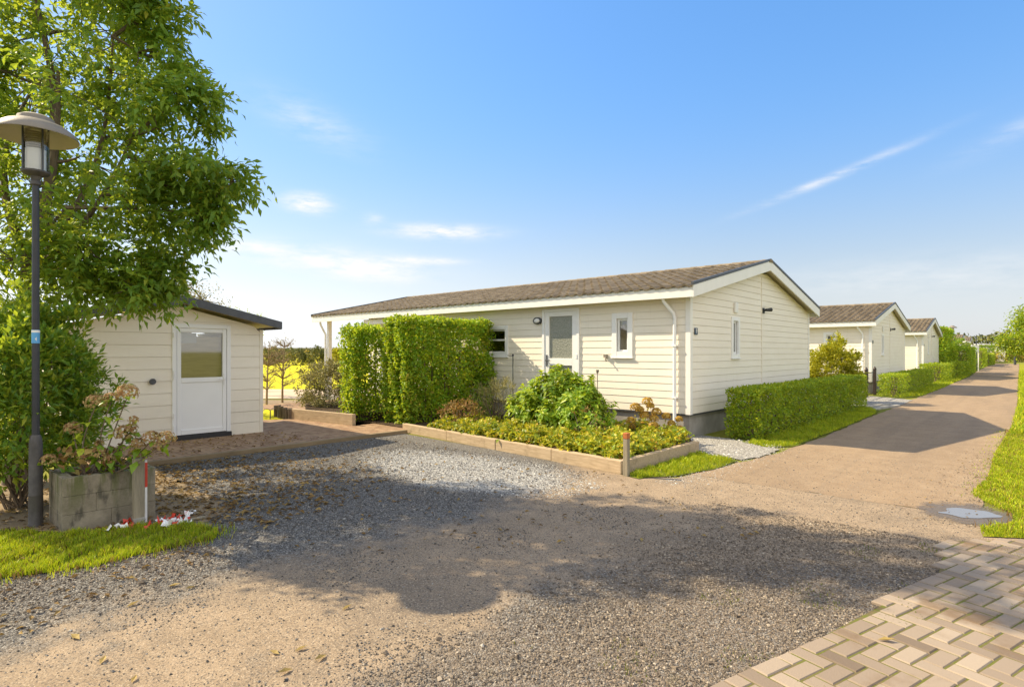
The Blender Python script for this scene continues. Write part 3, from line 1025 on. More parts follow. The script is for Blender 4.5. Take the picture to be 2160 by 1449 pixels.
def hedge(name, label, base, size, n, L, W, mat, group=None, seed=1, rz=0.0, thin=0.0, depth=0.16, rough=0.05):
    """clipped hedge: leaves in the skin of a box, twigs inside. base = corner"""
    rng = np.random.default_rng(seed)
    random.seed(seed)
    root = empty(name, base, label, 'hedge' if name == 'hedge' else 'tree', group, rz)
    sx, sy, sz = size
    A = np.array([sy * sz, sy * sz, sx * sz * 2.0, sx * sz * 1.4, sx * sy * 1.2])
    fc = rng.choice(5, n, p=A / A.sum())
    u, v = rng.random(n), rng.random(n)
    dp = rng.random(n) ** 1.5 * depth
    P = np.zeros((n, 3))
    Nn = np.zeros((n, 3))
    lump = rough * (np.sin(u * sy * 5 + fc) * np.cos(v * 7) + 0.6 * np.sin(u * 23 + v * 17))
    ins = dp + lump
    for k_, (ax, sg) in enumerate(((0, -1), (0, 1), (1, -1), (1, 1), (2, 1))):
        m = fc == k_
        if ax == 0:
            P[m] = np.stack([np.where(sg > 0, sx - ins[m], ins[m]), u[m] * sy, v[m] * sz], 1)
        elif ax == 1:
            P[m] = np.stack([u[m] * sx, np.where(sg > 0, sy - ins[m], ins[m]), v[m] * sz], 1)
        else:
            P[m] = np.stack([u[m] * sx, v[m] * sy, sz - ins[m] * 0.6], 1)
        Nn[m, ax] = sg
    if thin > 0:      # see-through patches in an open hedge
        q = np.sin(P[:, 1] * 4.1 + 1.3) * np.sin(P[:, 2] * 5.3 + P[:, 1] * 2) + rng.normal(size=n) * 0.5
        keep = (q > -1.0 + thin) | (P[:, 2] > sz * 0.85) | (fc == 2)
        P, Nn = P[keep], Nn[keep]
    keep = rng.random(len(P)) < np.clip(0.35 + P[:, 2] / 0.45, 0, 1)
    P, Nn = P[keep], Nn[keep]
    m = len(P)
    D = unit(Nn * 0.55 + rng.normal(size=(m, 3)) * 0.7 + np.array([0, 0, 0.25]))
    Nr = unit(Nn * 0.8 + rng.normal(size=(m, 3)) * 0.6 + np.array([0, 0, 0.4]))
    P[:, 2] = np.maximum(P[:, 2], 0.05)
    Vv, Ff = leaves(P, D, Nr, L * rng.uniform(0.7, 1.25, m), W * rng.uniform(0.7, 1.25, m), 0.2, 0.15)
    npmesh('foliage', Vv, Ff, mat, root)
    mb = MB()
    k_ = max(3, int(sy / 0.28))
    for i in range(k_):
        y = (i + 0.5) / k_ * sy
        x = sx / 2 + random.uniform(-0.1, 0.1)
        y = min(max(y, 0.26), sy - 0.26)
        cy_ = lambda v: min(max(v, 0.16), sy - 0.16)
        mb.tube(sway((x, y, 0), (x, cy_(y + random.uniform(-0.1, 0.1)), sz * 0.90), 0.03), [0.02, 0.017, 0.014, 0.01, 0.006], 5)
        for j in range(int(sz / 0.28)):
            z = 0.2 + j * 0.28
            mb.tube(sway((x, y, z), (x + random.choice((-1, 1)) * sx * 0.30, cy_(y + random.uniform(-0.25, 0.25)), min(z + 0.18, sz * .9)), 0.05, 2), [0.008, 0.006, 0.003], 4)
    mb.build('stems', M['twig'], root)
    return root


def grass(name, poly, dens, h, w, mat, seed=1, z=0.012, edge=0.0, fall=None):
    rng = np.random.default_rng(seed)
    xs = [p[0] for p in poly]
    ys = [p[1] for p in poly]
    area = (max(xs) - min(xs)) * (max(ys) - min(ys))
    n = int(area * dens)
    X = rng.uniform(min(xs), max(xs), n)
    Y = rng.uniform(min(ys), max(ys), n)
    inside = np.zeros(n, bool)
    j = len(poly) - 1
    for i in range(len(poly)):
        xi, yi = poly[i]
        xj, yj = poly[j]
        if yi != yj:
            inside ^= ((yi > Y) != (yj > Y)) & (X < (xj - xi) * (Y - yi) / (yj - yi) + xi)
        j = i
    if fall is not None:
        inside &= rng.random(n) < np.clip(fall(X, Y), 0, 1)
    clump = np.sin(X * 9 + 1) * np.sin(Y * 8 + X * 3) + 0.8 * np.sin(X * 23 + Y * 19)
    inside &= rng.random(n) < np.clip(0.75 + 0.35 * clump, 0.15, 1)
    X, Y, clump = X[inside], Y[inside], clump[inside]
    n = len(X)
    a = rng.uniform(0, 2 * PI, n)
    hh = h * rng.uniform(0.45, 1.25, n) * (1 + 0.25 * clump)
    hh = np.maximum(hh, h * 0.3)
    lean = rng.normal(size=(n, 2)) * 0.35
    s = np.stack([np.cos(a), np.sin(a)], 1) * (w * rng.uniform(0.7, 1.3, n))[:, None]
    B = np.stack([X, Y], 1)
    z0 = np.full(n, z)
    v0 = np.concatenate([B - s, z0[:, None]], 1)
    v1 = np.concatenate([B + s, z0[:, None]], 1)
    m = B + lean * hh[:, None] * 0.35
    v2 = np.concatenate([m - s * 0.7, (z0 + hh * 0.6)[:, None]], 1)
    v3 = np.concatenate([m + s * 0.7, (z0 + hh * 0.6)[:, None]], 1)
    v4 = np.concatenate([B + lean * hh[:, None], (z0 + hh)[:, None]], 1)
    Vv = np.stack([v0, v1, v2, v3, v4], 1).reshape(-1, 3)
    b = (np.arange(n) * 5)[:, None, None]
    Ff = (b + np.array([[0, 1, 3], [0, 3, 2], [2, 3, 4]])[None]).reshape(-1, 3)
    o = npmesh(name, Vv, Ff, mat)
    o['kind'] = 'stuff'
    return o


# ================================================================== CHALETS


def siding(mb, O, U, N, lim, z0, z1, pitch, openings=(), lap=0.011, groove=0.0036):
    O, U, N = Vector(O), Vector(U), Vector(N)
    Z = Vector((0, 0, 1))
    zb = [z0 + i * pitch for i in range(int(math.ceil((z1 - z0) / pitch - 1e-6)) + 1)]
    zb[-1] = z1
    cuts = sorted(set([round(z, 5) for z in zb] + [round(z, 5) for o in openings for z in (o[2], o[3]) if z0 < z < z1]))

    def off(z, i):
        f = (z - zb[i]) / pitch
        return lap * (1 - f) + 0.003 * f

    for a, b in zip(cuts[:-1], cuts[1:]):
        i = max(j for j in range(len(zb)) if zb[j] <= a + 1e-4)
        la, lb = lim(a), lim(b)
        if la[1] - la[0] < 1e-3:
            continue
        hol = sorted([(o[0], o[1]) for o in openings if o[2] < (a + b) / 2 < o[3]])
        segs, ua, ub = [], la[0], lb[0]
        for h0, h1 in hol:
            segs.append((ua, h0, ub, h0))
            ua = ub = h1
        segs.append((ua, la[1], ub, lb[1]))
        for (s0, s1, t0, t1) in segs:
            oa, ob = off(a, i), off(b, i)
            if abs(a - zb[i]) < 1e-4 and i > 0:
                gq = [O + U * s0 + N * -0.014 + Z * a, O + U * s1 + N * -0.014 + Z * a, O + U * s1 + N * -0.014 + Z * (a + groove), O + U * s0 + N * -0.014 + Z * (a + groove)]
                mb.add(gq, [(0, 1, 2, 3)])
                a_, a = a, a + groove
                mb.add([O + U * s0 + N * -0.014 + Z * a, O + U * s1 + N * -0.014 + Z * a, O + U * s1 + N * oa + Z * a, O + U * s0 + N * oa + Z * a], [(0, 1, 2, 3)])
                p = [O + U * s0 + N * oa + Z * a, O + U * s1 + N * oa + Z * a, O + U * t1 + N * ob + Z * b, O + U * t0 + N * ob + Z * b]
                mb.add(p, [(0, 1, 2, 3)])
                a = a_
                continue
            p = [O + U * s0 + N * oa + Z * a, O + U * s1 + N * oa + Z * a, O + U * t1 + N * ob + Z * b, O + U * t0 + N * ob + Z * b]
            mb.add(p, [(0, 1, 2, 3)])
            if abs(a - zb[i]) < 1e-4:
                q = [O + U * s0 + N * -0.002 + Z * a, O + U * s1 + N * -0.002 + Z * a, O + U * s1 + N * oa + Z * a, O + U * s0 + N * oa + Z * a]
                mb.add(q, [(0, 1, 2, 3)])


def window(parent, name, O, U, N, u0, u1, z0, z1, cas=0.075, sash=0.04, bars=(), curtain=None, cmat='curtain', sill=True):
    """casing and sash (window) with pane and curtain as sub-parts"""
    mb = MB()
    fb = lambda a, b, n0, n1, c, d: mb.frame_box(O, U, N, a, b, n0, n1, c, d)
    # casing boards, proud of the siding
    fb(u0 - cas, u0, -0.01, 0.034, z0 - cas, z1 + cas)
    fb(u1, u1 + cas, -0.01, 0.034, z0 - cas, z1 + cas)
    fb(u0, u1, -0.01, 0.032, z1, z1 + cas)
    fb(u0, u1, -0.01, 0.032, z0 - cas, z0)
    if sill:
        fb(u0 - cas - 0.015, u1 + cas + 0.015, -0.005, 0.055, z0 - cas - 0.022, z0 - cas - 0.001)
    # sash, set back
    fb(u0, u0 + sash, -0.07, -0.015, z0, z1)
    fb(u1 - sash, u1, -0.07, -0.015, z0, z1)
    fb(u0 + sash, u1 - sash, -0.068, -0.017, z1 - sash, z1)
    fb(u0 + sash, u1 - sash, -0.068, -0.017, z0, z0 + sash)
    for kind, t in bars:
        if kind == 'h':
            fb(u0 + sash, u1 - sash, -0.066, -0.018, t - 0.022, t + 0.022)
        else:
            fb(t - 0.018, t + 0.018, -0.066, -0.018, z0 + sash, z1 - sash)
    w = mb.build(name, M['upvc'], parent, bevel=0.004, seg=1)
    p = MB()
    p.frame_box(O, U, N, u0 + sash - 0.004, u1 - sash + 0.004, -0.046, -0.040, z0 + sash - 0.004, z1 - sash + 0.004)
    p.build('pane', M['glass'], w)
    if curtain:
        a, b, c, d = curtain
        O_, U_, N_ = Vector(O), Vector(U), Vector(N)
        n = 24
        vs, fs = [], []
        for i in range(n + 1):
            u = a + (b - a) * i / n
            q = -0.09 + 0.014 * math.sin(i * 1.5)
            for z in (c, d):
                vs.append(O_ + U_ * u + N_ * q + Vector((0, 0, z)))
        for i in range(n):
            fs.append((2 * i, 2 * i + 2, 2 * i + 3, 2 * i + 1))
        cm = MB().add(vs, fs)
        cm.build('curtain', M[cmat], w, smooth=True)
    return w


def rake(mb, x0, x1, ya, za, yb, zb, h0, h1):
    """sloping board between (ya,za) and (yb,zb); h0..h1 heights measured straight down from the line"""
    vs = []
    for x in (x0, x1):
        vs += [(x, ya, za - h0), (x, yb, zb - h0), (x, yb, zb - h1), (x, ya, za - h1)]
    mb.add(vs, [(0, 1, 2, 3), (7, 6, 5, 4), (0, 4, 5, 1), (1, 5, 6, 2), (2, 6, 7, 3), (3, 7, 4, 0)])


def tile_slope(x0, x1, y_e, z_e, y_r, z_r, ncourse, tile=0.225, spt=8):
    """pantiles in courses, profile modelled"""
    L = math.hypot(y_r - y_e, z_r - z_e)
    cy, cz = (y_r - y_e) / L, (z_r - z_e) / L
    sg = 1 if cy > 0 else -1
    ny, nz = -cz * sg, abs(cy)
    nx = int((x1 - x0) / tile * spt)
    xs = np.linspace(x0, x1, nx + 1)
    ph = (xs / tile) % 1.0
    prof = 0.034 * (np.clip(np.sin(2 * PI * ph), -0.3, 1) - 0.5 * np.exp(-((ph - 0.62) / 0.06) ** 2))
    cell = np.floor(xs / tile)
    Vs, Fs = [], []
    rows = []
    c = L / ncourse
    rg = np.random.default_rng(5)
    for k_ in range(ncourse):
        jit = rg.uniform(-0.006, 0.006, int(cell.max() - cell.min()) + 2)[(cell - cell.min()).astype(int)]
        for s, h in ((k_ * c - 0.0, 0.0), (k_ * c + 0.001, 0.030), (k_ * c + c * 0.5, 0.018), ((k_ + 1) * c - 0.001, 0.004)):
            off = h + prof * (0.55 if h == 0 else 1) + (jit if h > 0 else 0)
            ys = y_e + cy * s + ny * off
            zs = z_e + cz * s + nz * off
            rows.append(np.stack([xs, ys, zs], 1))
    Vv = np.concatenate(rows)
    R, Cn = len(rows), nx + 1
    i = np.arange((R - 1) * nx)
    r, cc = i // nx, i % nx
    b = r * Cn + cc
    Ff = np.stack([b, b + 1, b + Cn + 1, b + Cn], 1)
    if sg < 0:
        Ff = Ff[:, ::-1]
    return Vv, Ff


HW, HD = 10.6, 7.66             # length of the closed part, depth (gable width)
XE, XW = 0.22, -13.64           # roof ends
YN, YF, YR = -0.31, HD + 0.31, HD / 2
ZE, ZR = 2.86, 3.775
SL = (ZR - ZE) / (YR - YN)


def make_chalet(label):
    root = empty('chalet', (-4.9, 10.41, 0), label, 'chalet', 'cream chalets in a row along the road')
    WN = (Vector((0, 0, 0)), Vector((-1, 0, 0)), Vector((0, -1, 0)))      # front wall, u towards the west
    WG = (Vector((0, 0, 0)), Vector((0, 1, 0)), Vector((1, 0, 0)))        # road gable, u towards the back
    fo = [(1.34, 1.60, 1.65, 2.34), (2.62, 3.53, 0.46, 2.56), (4.78, 5.55, 1.62, 2.20), (8.7, 10.0, 0.9, 2.2)]
    go = [(2.06, 2.34, 1.60, 2.32)]
    mb = MB()
    ztop = ZE - 0.1
    siding(mb, *WN, lambda z: (0.0, HW), 0.46, ztop, 0.142, fo)

    def glim(z):
        if z <= ztop:
            return (0.0, HD)
        d = (z - ztop) / SL
        return (min(d, YR), max(HD - d, YR))
    siding(mb, *WG, glim, 0.46, 3.52, 0.142, go)
    siding(mb, (-HW, 0, 0), (0, 1, 0), (-1, 0, 0), glim, 0.46, 3.52, 0.142)
    siding(mb, (-HW, HD, 0), (1, 0, 0), (0, 1, 0), lambda z: (0.0, HW), 0.46, ztop, 0.142)
    w = mb.build('wall', M['siding'], root)
    MB().box(-0.002, 0.020, YR - 0.012, YR + 0.012, 0.47, 3.42).build('seam_strip', M['siding'], root)
    cm = MB()
    for (x, y) in ((0, 0), (-HW, 0), (0, HD), (-HW, HD)):
        sx = 1 if x == 0 else -1
        sy = -1 if y == 0 else 1
        cm = MB()
        cm.box(x - sx * 0.075 if sx > 0 else x - 0.026, x + 0.026 if sx > 0 else x + 0.075, *(sorted((y + sy * 0.026, y - sy * 0.075))), 0.45, ztop - 0.01)
        cm.build('corner_trim', M['white'], root, bevel=0.004, seg=1)
    pm = MB()
    pm.box(-HW + 0.03, -0.03, 0.03, HD - 0.03, 0.0, 0.43)
    pm.build('plinth', M['plinth'], root)
    MB().box(-HW - 0.02, 0.022, -0.022, HD + 0.022, 0.432, 0.452).build('base_flashing', M['dark_metal'], root)
    # roof
    a = tile_slope(XW + 0.02, XE - 0.02, YN - 0.03, ZE - 0.01, YR, ZR, 13)
    b = tile_slope(XW + 0.02, XE - 0.02, YF + 0.03, ZE - 0.01, YR, ZR, 13)
    roof = npmesh('roof', *cat_mesh([a, b]), M['roof'], root)
    rc = MB()
    x = XW
    while x < XE - 0.05:
        x2 = min(x + 0.36, XE)
        pts = []
        for xx, k_ in ((x, 1.0), (x2 + 0.02, 0.9)):
            for i in range(9):
                an = PI * i / 8
                pts.append((xx, YR + 0.115 * k_ * math.cos(an), ZR - 0.012 + 0.085 * k_ * math.sin(an)))
        fs = [(i, i + 1, 9 + i + 1, 9 + i) for i in range(8)] + [tuple(range(9)), tuple(range(9, 18))[::-1]]
        rc.add(pts, fs)
        x += 0.36
    rc.build('ridge_tiles', M['roof'], roof)
    # soffit
    sf = MB()
    for y0, z0, y1, z1 in ((YN + 0.035, ZE, YR, ZR), (YF - 0.035, ZE, YR, ZR)):
        dz = (y0 - YN) * SL if y0 < YR else (YF - y0) * SL
        sf.add([(XW + 0.05, y0, ZE + dz - 0.105), (XE - 0.035, y0, ZE + dz - 0.105), (XE - 0.035, y1, ZR - 0.105), (XW + 0.05, y1, ZR - 0.105)], [(0, 1, 2, 3)])
    sf.build('soffit', M['soffit'], root)
    for y0, y1 in ((YN, YN + 0.03), (YF - 0.03, YF)):
        MB().box(XW + 0.031, XE - 0.031, y0, y1, ZE - 0.20, ZE - 0.005).build('fascia', M['white'], root, bevel=0.004, seg=1)
    for x0, x1 in ((XE - 0.03, XE), (XW, XW + 0.03)):
        for ya, yb in ((YN, YR), (YF, YR)):
            bm_ = MB()
            rake(bm_, x0, x1, ya, ZE, yb, ZR, -0.02, 0.205)
            brd = bm_.build('bargeboard', M['white'], root, bevel=0.003, seg=1)
            c = MB()
            rake(c, x0 - 0.012, x1 + 0.012, ya - (0.02 if ya < yb else -0.02), ZE, yb, ZR, -0.075, -0.022)
            c.build('verge_trim', M['dark_metal'], brd)
    # west verandah
    for y in (0.06, HD - 0.06):
        MB().box(-13.16, -13.04, y - 0.06, y + 0.06, 0.0, ZE - 0.1).build('verandah_post', M['white'], root, bevel=0.005, seg=1)
    MB().box(-13.2, -HW, 0.0, HD, 0.0, 0.16).build('verandah_floor', M['concrete'], root)
    d2 = MB().tube([(-13.22, -0.22, ZE - 0.2), (-13.22, -0.2, ZE - 0.3), (-13.2, -0.03, ZE - 0.62), (-13.2, -0.03, 0.1)], 0.035, 10)
    d2.build('downpipe', M['upvc'], root, smooth=True)
    MB().box(-10.7, -8.5, -0.16, -0.03, ZE - 0.37, ZE - 0.215).build('shutter_box', M['white'], root, bevel=0.008)
    # downpipe at the road corner
    dp = MB().tube([(-0.44, -0.24, ZE - 0.16), (-0.43, -0.22, ZE - 0.24), (-0.30, -0.075, ZE - 0.47), (-0.28, -0.062, ZE - 0.56), (-0.28, -0.062, 0.2)], 0.034, 12)
    p = dp.build('downpipe', M['upvc'], root, smooth=True)
    cl = MB()
    for z in (0.75, 1.75):
        cl = MB()
        cl.box(-0.325, -0.235, -0.103, -0.012, z, z + 0.03)
        cl.build('pipe_clip', M['upvc'], p)
    # windows
    window(root, 'window', *WN, 1.34, 1.60, 1.65, 2.34, cas=0.115, curtain=(1.42, 1.62, 1.6, 2.22), cmat='curtain')
    window(root, 'window', *WN, 4.78, 5.55, 1.62, 2.20, cas=0.09, bars=(('h', 1.94),), curtain=(5.2, 5.6, 1.5, 2.2), cmat='blind')
    window(root, 'window', *WN, 8.7, 10.0, 0.9, 2.2, cas=0.09, bars=(('v', 9.35),), curtain=(8.6, 9.1, 0.8, 2.25), cmat='blind')
    window(root, 'window', *WG, 2.06, 2.34, 1.60, 2.32, cas=0.085, sash=0.045, curtain=(2.0, 2.4, 1.9, 2.35), cmat='blind')
    # front door
    fb = MB()
    u0, u1, z0, z1 = 2.62, 3.53, 0.46, 2.56
    for q in ((u0 - 0.07, u0, z0, z1 + 0.06), (u1, u1 + 0.07, z0, z1 + 0.06), (u0, u1, z1, z1 + 0.06)):
        fb.frame_box(*WN, q[0], q[1], -0.05, 0.04, q[2], q[3])
    fr = fb.build('door_frame', M['upvc'], root, bevel=0.004, seg=1)
    db = MB()
    for q in ((u0, u0 + 0.13), (u1 - 0.13, u1)):
        db.frame_box(*WN, q[0], q[1], -0.04, 0.024, z0, z1)
    for q in ((z1 - 0.11, z1), (1.34, 1.50), (z0, z0 + 0.16)):
        db.frame_box(*WN, u0 + 0.13, u1 - 0.13, -0.038, 0.022, q[0], q[1])
    dr = db.build('door', M['upvc'], root, bevel=0.005, seg=1)
    for q in ((1.50, z1 - 0.11), (z0 + 0.16, 1.34)):
        MB().frame_box(*WN, u0 + 0.13, u1 - 0.13, -0.018, -0.008, q[0], q[1]).build('frosted_pane', M['frosted'], dr)
    hb = MB()
    hb.frame_box(*WN, u1 - 0.085, u1 - 0.045, 0.024, 0.038, 1.32, 1.58)
    hb.frame_box(*WN, u1 - 0.19, u1 - 0.05, 0.06, 0.078, 1.44, 1.465)
    hb.frame_box(*WN, u1 - 0.075, u1 - 0.055, 0.03, 0.078, 1.442, 1.463)
    hb.build('handle', M['shed_trim'], dr, bevel=0.003)
    hg = MB()
    for z in (0.8, 1.5, 2.25):
        hg = MB()
        hg.frame_box(*WN, u0 - 0.02, u0 + 0.015, 0.024, 0.05, z, z + 0.1)
        hg.build('hinge', M['upvc'], dr, bevel=0.004)
    MB().box(-3.7, -2.45, -0.75, -0.03, 0.0, 0.22).build('doorstep', M['concrete'], root, bevel=0.01)
    # oval bulkhead lamp by the door
    lb = MB()
    prof = [(0.0, 0.075), (0.06, 0.07), (0.085, 0.05), (0.095, 0.02), (0.10, 0.0)]
    n = 24
    vs, fs = [], []
    for r, h in prof:
        for j in range(n):
            a_ = 2 * PI * j / n
            vs.append((-3.73 + r * math.cos(a_) * 1.05, -0.02 - h, 2.37 + r * math.sin(a_) * 0.66))
    for i in range(len(prof) - 1):
        for j in range(n):
            fs.append((i * n + j, i * n + (j + 1) % n, (i + 1) * n + (j + 1) % n, (i + 1) * n + j))
    lp = MB().add(vs, fs).build('wall_lamp', M['frost'], root, smooth=True)
    vs = []
    for r, h in ((0.118, 0.0), (0.118, 0.045), (0.088, 0.062), (0.085, 0.03)):
        for j in range(n):
            a_ = 2 * PI * j / n
            vs.append((-3.73 + r * math.cos(a_) * 1.05, -0.018 - h, 2.37 + r * math.sin(a_) * 0.68))
    fs = [(i * n + j, i * n + (j + 1) % n, (i + 1) * n + (j + 1) % n, (i + 1) * n + j) for i in range(3) for j in range(n)]
    MB().add(vs, fs).build('lamp_rim', M['dark_metal'], lp, smooth=True)
    # outdoor socket by the window
    sb = MB().box(-1.90, -1.82, -0.07, -0.014, 1.53, 1.60)
    sb.tube([(-1.86, -0.05, 1.55), (-1.83, -0.10, 1.49), (-1.80, -0.09, 1.45)], 0.013, 8)
    sb.build('outdoor_tap', M['shade'], root, bevel=0.006)
    # gable fittings
    vb = MB().box(0.012, 0.05, 2.12, 2.29, 2.50, 2.72)
    vb.build('vent_cover', M['white'], root, bevel=0.01)
    gb = MB()
    gb.box(0.014, 0.035, 3.88, 3.98, 2.57, 2.70)
    gb.tube([(0.03, 3.93, 2.635), (0.10, 3.94, 2.64)], 0.016, 10)
    gb.tube([(0.08, 3.91, 2.65), (0.11, 3.96, 2.65), (0.16, 4.05, 2.66)], [0.032, 0.036, 0.046], 14)
    gb.build('security_light', M['black'], root, smooth=True)
    pb = MB().box(0.018, 0.028, 0.16, 0.29, 1.98, 2.11).build('number_plate', M['plate'], root, bevel=0.003, seg=1)
    return root


chalet = make_chalet('nearest and largest cream chalet with the blue number plate, behind the flower bed')
plate = [c for c in chalet.children if c.name.startswith('number_plate')][0]
for i, (dx, Y0, rz, lab) in enumerate([
        (0.0, 26.55, 0.0, 'second cream chalet along the road, golden shrub and dark gate at its corner'),
        (-0.22, 42.4, 0.5, 'third cream chalet along the road, just before the tall evergreen hedge'),
        (-2.2, 89.0, 1.0, 'far chalet with dark gable rising above the clipped square hedge'),
        (-2.45, 104.6, 1.0, 'farthest chalet gable on the left, right behind another far chalet roof')]):
    c = copy_tree(chalet)
    c.location = (-4.9 + dx, Y0, 0)
    c.rotation_euler.z = math.radians(rz)
    c['label'] = lab
tc_ = bpy.data.curves.new('digit', 'FONT')
tc_.body = '9'
tc_.size = 0.125
tc_.extrude = 0.001
tc_.align_x = 'CENTER'
tc_.align_y = 'CENTER'
to = bpy.data.objects.new('tmp', tc_)
COL.objects.link(to)
dg = bpy.context.evaluated_depsgraph_get()
me = bpy.data.meshes.new_from_object(to.evaluated_get(dg))
bpy.data.objects.remove(to)
me.materials.clear()
dgo = link_mesh('digit', me, M['white'], plate)
dgo.location = (0.0305, 0.225, 2.045)
dgo.rotation_euler = (PI / 2, 0, PI / 2)

# ================================================================== SHED
shed = empty('shed', (-11.35, 2.02, 0.05), 'small cream garden shed with half glazed white door and slate grey roof edge', 'shed')
SD, SW = 3.4, 3.11                    # depth, gable width
sx0, sy0, syr, sy1, sze, szr = 0.30, -0.31, 1.62, 3.36, 2.16, 2.55
WG = (Vector((0, 0, 0)), Vector((0, 1, 0)), Vector((1, 0, 0)))
mb = MB()
d0, d1, dz0, dz1 = 1.50, 2.50, 0.10, 2.10
zt = 2.06


def slim(z):
    s0 = (szr - sze) / (syr - sy0)
    s1 = (szr - sze) / (sy1 - syr)
    if z <= zt:
        return (0, SW)
    return (min((z - zt) / s0 * 0.95, 1.6), max(SW - (z - zt) / s1 * 0.95, 1.64))


siding(mb, *WG, slim, 0.02, 2.40, 0.212, [(d0, d1, 0.0, dz1)], 0.011, 0.005)
siding(mb, (-SD, 0, 0), (0, 1, 0), (-1, 0, 0), slim, 0.02, 2.40, 0.212, (), 0.011, 0.005)
siding(mb, (0, 0, 0), (-1, 0, 0), (0, -1, 0), lambda z: (0, SD), 0.02, 2.02, 0.212, (), 0.011, 0.005)
siding(mb, (0, SW, 0), (-1, 0, 0), (0, 1, 0), lambda z: (0, SD), 0.02, 2.02, 0.212, (), 0.011, 0.005)
mb.build('wall', M['siding'], shed)
cm = MB()
for y in (0, SW):
    cm = MB()
    cm.box(-0.05, 0.017, y - 0.017 if y == 0 else y - 0.05, y + 0.05 if y == 0 else y + 0.017, 0.01, 2.03)
    cm.build('corner_trim', M['siding'], shed, bevel=0.003, seg=1)
rf = MB()
for ya, yb in ((sy0, syr), (sy1, syr)):
    rake(rf, -SD - 0.25, sx0 - 0.026, ya, sze, yb, szr, -0.02, 0.05)
roof_s = rf.build('roof', M['shed_trim'], shed)
fs_ = MB()
for x0, x1 in ((sx0 - 0.025, sx0), (-SD - 0.276, -SD - 0.251)):
    for ya, yb in ((sy0 - 0.02, syr), (sy1 + 0.02, syr)):
        fs_ = MB()
        rake(fs_, x0, x1, ya, sze - 0.005, yb, szr, -0.035, 0.11)
        fs_.build('roof_edge_trim', M['shed_trim'], roof_s, bevel=0.003, seg=1)
for y0, y1 in ((sy0 - 0.02, sy0 + 0.005), (sy1 - 0.005, sy1 + 0.02)):
    MB().box(-SD - 0.24, sx0 - 0.03, y0, y1, sze - 0.12, sze + 0.02).build('eaves_trim', M['shed_trim'], roof_s, bevel=0.003, seg=1)
so = MB()
for ya, yb in ((sy0 + 0.01, syr), (sy1 - 0.01, syr)):
    rake(so, -SD - 0.24, sx0 - 0.027, ya, sze, yb, szr, 0.053, 0.075)
so.build('soffit', M['soffit'], shed)
fb = MB()
for q in ((d0, d0 + 0.07, dz0, dz1), (d1 - 0.07, d1, dz0, dz1), (d0 + 0.07, d1 - 0.07, dz1 - 0.075, dz1)):
    fb.frame_box(*WG, q[0], q[1], -0.04, 0.035, q[2], q[3])
fb.build('door_frame', M['upvc'], shed, bevel=0.005, seg=1)
a0, a1 = d0 + 0.075, d1 - 0.075
db = MB()
for q in ((a0, a0 + 0.07, dz0 + 0.01, dz1 - 0.08), (a1 - 0.07, a1, dz0 + 0.01, dz1 - 0.08)):
    db.frame_box(*WG, q[0], q[1], -0.03, 0.028, q[2], q[3])
for q in ((dz1 - 0.15, dz1 - 0.08), (1.045, 1.13), (dz0 + 0.01, dz0 + 0.10)):
    db.frame_box(*WG, a0 + 0.07, a1 - 0.07, -0.028, 0.026, q[0], q[1])
sd = db.build('door', M['upvc'], shed, bevel=0.005, seg=1)
MB().frame_box(*WG, a0 + 0.065, a1 - 0.065, -0.02, 0.012, dz0 + 0.095, 1.05).build('lower_panel', M['upvc'], sd)
MB().frame_box(*WG, a0 + 0.065, a1 - 0.065, -0.006, 0.0, 1.125, dz1 - 0.145).build('pane', M['glass'], sd)
bl = MB().frame_box(*WG, a0 + 0.02, a1 - 0.02, -0.10, -0.092, 1.08, dz1 - 0.22)
bl.build('blind', M['tanblind'], sd)
MB().frame_box(*WG, a0 + 0.06, a0 + 0.36, -0.088, -0.083, dz1 - 0.34, dz1 - 0.16).build('roof_reflection', M['blind'], sd)  # white panel standing in for the chalet roof's reflection in the pane
hb = MB()
hb.frame_box(*WG, a1 - 0.055, a1 - 0.02, 0.028, 0.04, 0.98, 1.20)
hb.frame_box(*WG, a1 - 0.15, a1 - 0.03, 0.062, 0.078, 1.085, 1.105)
hb.frame_box(*WG, a1 - 0.045, a1 - 0.03, 0.036, 0.078, 1.085, 1.105)
hb.build('handle', M['upvc'], sd, bevel=0.003)
hg = MB()
for z in (0.2, 0.42, 1.1, 1.18, 1.85):
    hg = MB()
    hg.tube([WG[0] + WG[1] * (d0 + 0.02) + WG[2] * 0.045 + Vector((0, 0, z)), WG[0] + WG[1] * (d0 + 0.02) + WG[2] * 0.045 + Vector((0, 0, z + 0.09))], 0.014, 8)
    hg.build('hinge', M['upvc'], sd)
MB().frame_box(*WG, d0 - 0.01, d1 + 0.01, -0.05, 0.06, -0.02, dz0 - 0.002).build('doorstep', M['black'], shed, bevel=0.005)
lb = MB()
lb.tube([(0.005, 1.19, 1.085), (0.03, 1.19, 1.085)], 0.03, 14)
lb.tube([(0.03, 1.19, 1.085), (0.05, 1.19, 1.085), (0.075, 1.19, 1.082)], [0.05, 0.055, 0.045], 16)
lb.build('wall_lamp', M['shed_trim'], shed, smooth=True)

# ================================================================== STREET LAMPS


